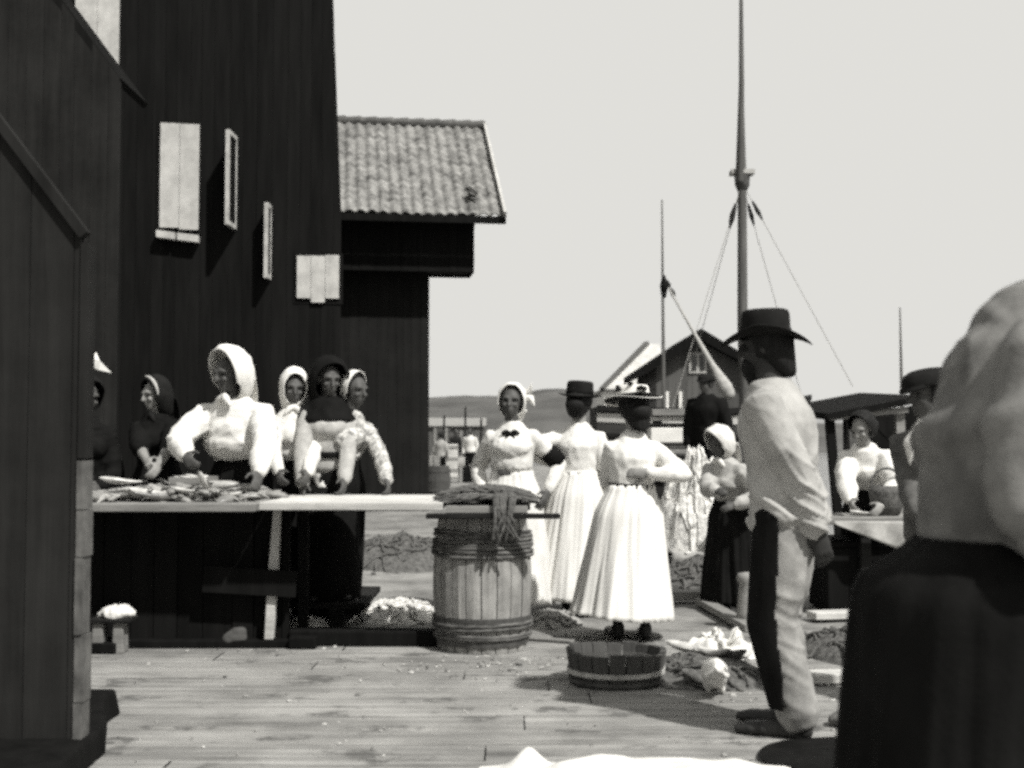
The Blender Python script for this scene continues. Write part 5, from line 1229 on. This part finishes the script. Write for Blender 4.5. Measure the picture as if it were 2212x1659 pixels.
# 14. white blouse bent over the side table
d = 9.95; L0 = V((at(1885, 1100, d).x, d, -.02))
J = person('dark haired woman in white blouse bending over the pale side table', L0, -28, 1.60, lean=33, head=(-20, 26, 0), skin='skin', voxel=.011, hands={'R': at(1838, 1092, 9.35), 'L': at(1905, 1090, 9.35)}, poles={'R': (-.9, .2, .1), 'L': (.9, .3, -.1)}, curl=.6)
top(J, M_['white_cloth'], 'blouse', grow=.035, sleeve=.046, cuff=.026, puff=1.15, bulge=.02, disp=creases(.009, (5, 5, 9), (.3, .6, 0))); skirt(J, M_['black_cloth'], 'skirt', .11, .06, rb=(.28, .27), seed=13)
hair(J, M_['dark_hair'], True, 1.22, low=.05); shoes(J, M_['leather'])
# 15. man in dark cap behind the near figure
d = 6.0; L0 = V((at(2028, 1100, d).x, d, 0))
J = person('man in dark cap and white neckcloth between side table and the near figure', L0, -60, 1.63, True, lean=4, head=(-20, 6, 0), skin='skin_tan_shade', hands={'R': at(1985, 1110, 5.75), 'L': None})
top(J, M_['tweed'], 'jacket', grow=.04, peplum=-.03, sleeve=.045, cuff=.03, disp=folds(.01, (8, 8, 7), (.3, .3, 0))); trousers(J, M_['black_cloth']); hair(J, M_['dark_hair'], False); shoes(J, M_['leather'])
hat(J, M_['felt'], (.064, .076), .046, (.066, .088), .008, .03, None, flat=False, tilt=4)
t = MB(); H = J['H']; t.tube([J['N'] + V((0, 0, .0)), J['N'] + V((0, -.01, .035)), J['N'] + V((0, -.015, .06))], [.095, .085, .065], 16); t.tube([J['N'] + V((0, -.07, .02)), J['N'] + V((-.02, -.12, -.06)), J['N'] + V((-.01, -.135, -.16))], [.04, .045, .012], 10); t.fuse('neckcloth', M_['white_cloth'], .012, J['o'], disp=folds(.008, (14, 14, 9)))
# far figures on the quay
for i, (px, py, d, lab, m1, m2, cap_) in enumerate(((1016, 914, 44, 'tiny distant man in pale shirt and black trousers on the quay by the rowing boat', 'linen', 'black_cloth', True), (984, 926, 47, 'tiny distant dark figure standing behind the rowing boat', 'felt', 'black_cloth', True), (952, 934, 40, 'tiny distant grey figure next to the corner of the tiled building', 'grey_canvas', 'black_cloth', False))):
    L0 = V((at(px, 1000, d).x, d, -.03)); Hh = at(px, py, d).z + .03
    J = person(lab, L0, (-20, 40, 160)[i], min(1.76, Hh), True, voxel=.025, skin='skin_tan_shade')
    top(J, M_[m1], 'shirt', grow=.03, peplum=-.02, voxel=.025); trousers(J, M_[m2], voxel=.025); hair(J, M_['dark_hair'], False, 1.1)
c = on_ground(972, 1030); fb = thing('fish_box', 'pale wooden box stood up on the quay beside the rowing boat', 'box', (at(974, 980, 43).x, 43, 0)); mb = MB(); mb.box((-.24, -.2, 0), (.24, .2, 1.15)); mb.build('box_sides', M_['white_wood'], fb, bevel=.02)
for z in (.2, .6, 1.0): mb = MB(); mb.box((-.26, -.22, z), (.26, -.2, z + .1)); mb.build('batten', M_['weathered'], fb)

# ------------------------------------------------------------------ light, sky, camera
sun = bpy.data.lights.new('sun', 'SUN'); sun.energy = 2.55; sun.angle = math.radians(1.5); sun.color = (1, .985, .95)
TS = V((.5, -.56, .92)).normalized()
so = bpy.data.objects.new('sun', sun); COL.objects.link(so); so.rotation_euler = TS.to_track_quat('Z', 'Y').to_euler(); so.location = (4, -4, 12)
w = bpy.data.worlds.new('World'); scene.world = w; w.use_nodes = True; nt = w.node_tree; bg = nt.nodes['Background']
sky = nt.nodes.new('ShaderNodeTexSky'); sky.sky_type = 'NISHITA'; sky.sun_disc = False; sky.sun_elevation = math.asin(TS.z); sky.sun_rotation = math.atan2(TS.x, TS.y)
sky.air_density = 1.0; sky.dust_density = 2.5; sky.ozone_density = 1.0
bw = nt.nodes.new('ShaderNodeRGBToBW'); mn = nt.nodes.new('ShaderNodeMath'); mn.operation = 'MINIMUM'; mn.inputs[1].default_value = 2.05
tint = nt.nodes.new('ShaderNodeMix'); tint.data_type = 'RGBA'; tint.blend_type = 'MULTIPLY'; tint.inputs['Factor'].default_value = 1; tint.inputs['B'].default_value = (1, .99, .945, 1)
nt.links.new(sky.outputs[0], bw.inputs[0]); nt.links.new(bw.outputs[0], mn.inputs[0]); nt.links.new(mn.outputs[0], tint.inputs['A']); nt.links.new(tint.outputs['Result'], bg.inputs['Color'])
bg.inputs['Strength'].default_value = .15
cam = bpy.data.cameras.new('camera'); co = bpy.data.objects.new('camera', cam); COL.objects.link(co)
cam.sensor_width = 36; cam.lens = 36 * F / 2212; co.location = (0, 0, CAMZ); co.rotation_euler = (math.pi / 2 + PITCH, 0, 0)
cam.clip_end = 5000; cam.clip_start = .05; cam.dof.use_dof = True; cam.dof.focus_distance = 8.0; cam.dof.aperture_fstop = 3.2
scene.camera = co
vs = scene.view_settings; vs.view_transform = 'Standard'; vs.look = 'None'; vs.gamma = 1; vs.exposure = 1.28
scene.cycles.filter_width = 3.2
scene.cycles.use_denoising = False
scene.cycles.use_adaptive_sampling = True; scene.cycles.adaptive_threshold = .12; scene.cycles.adaptive_min_samples = 20
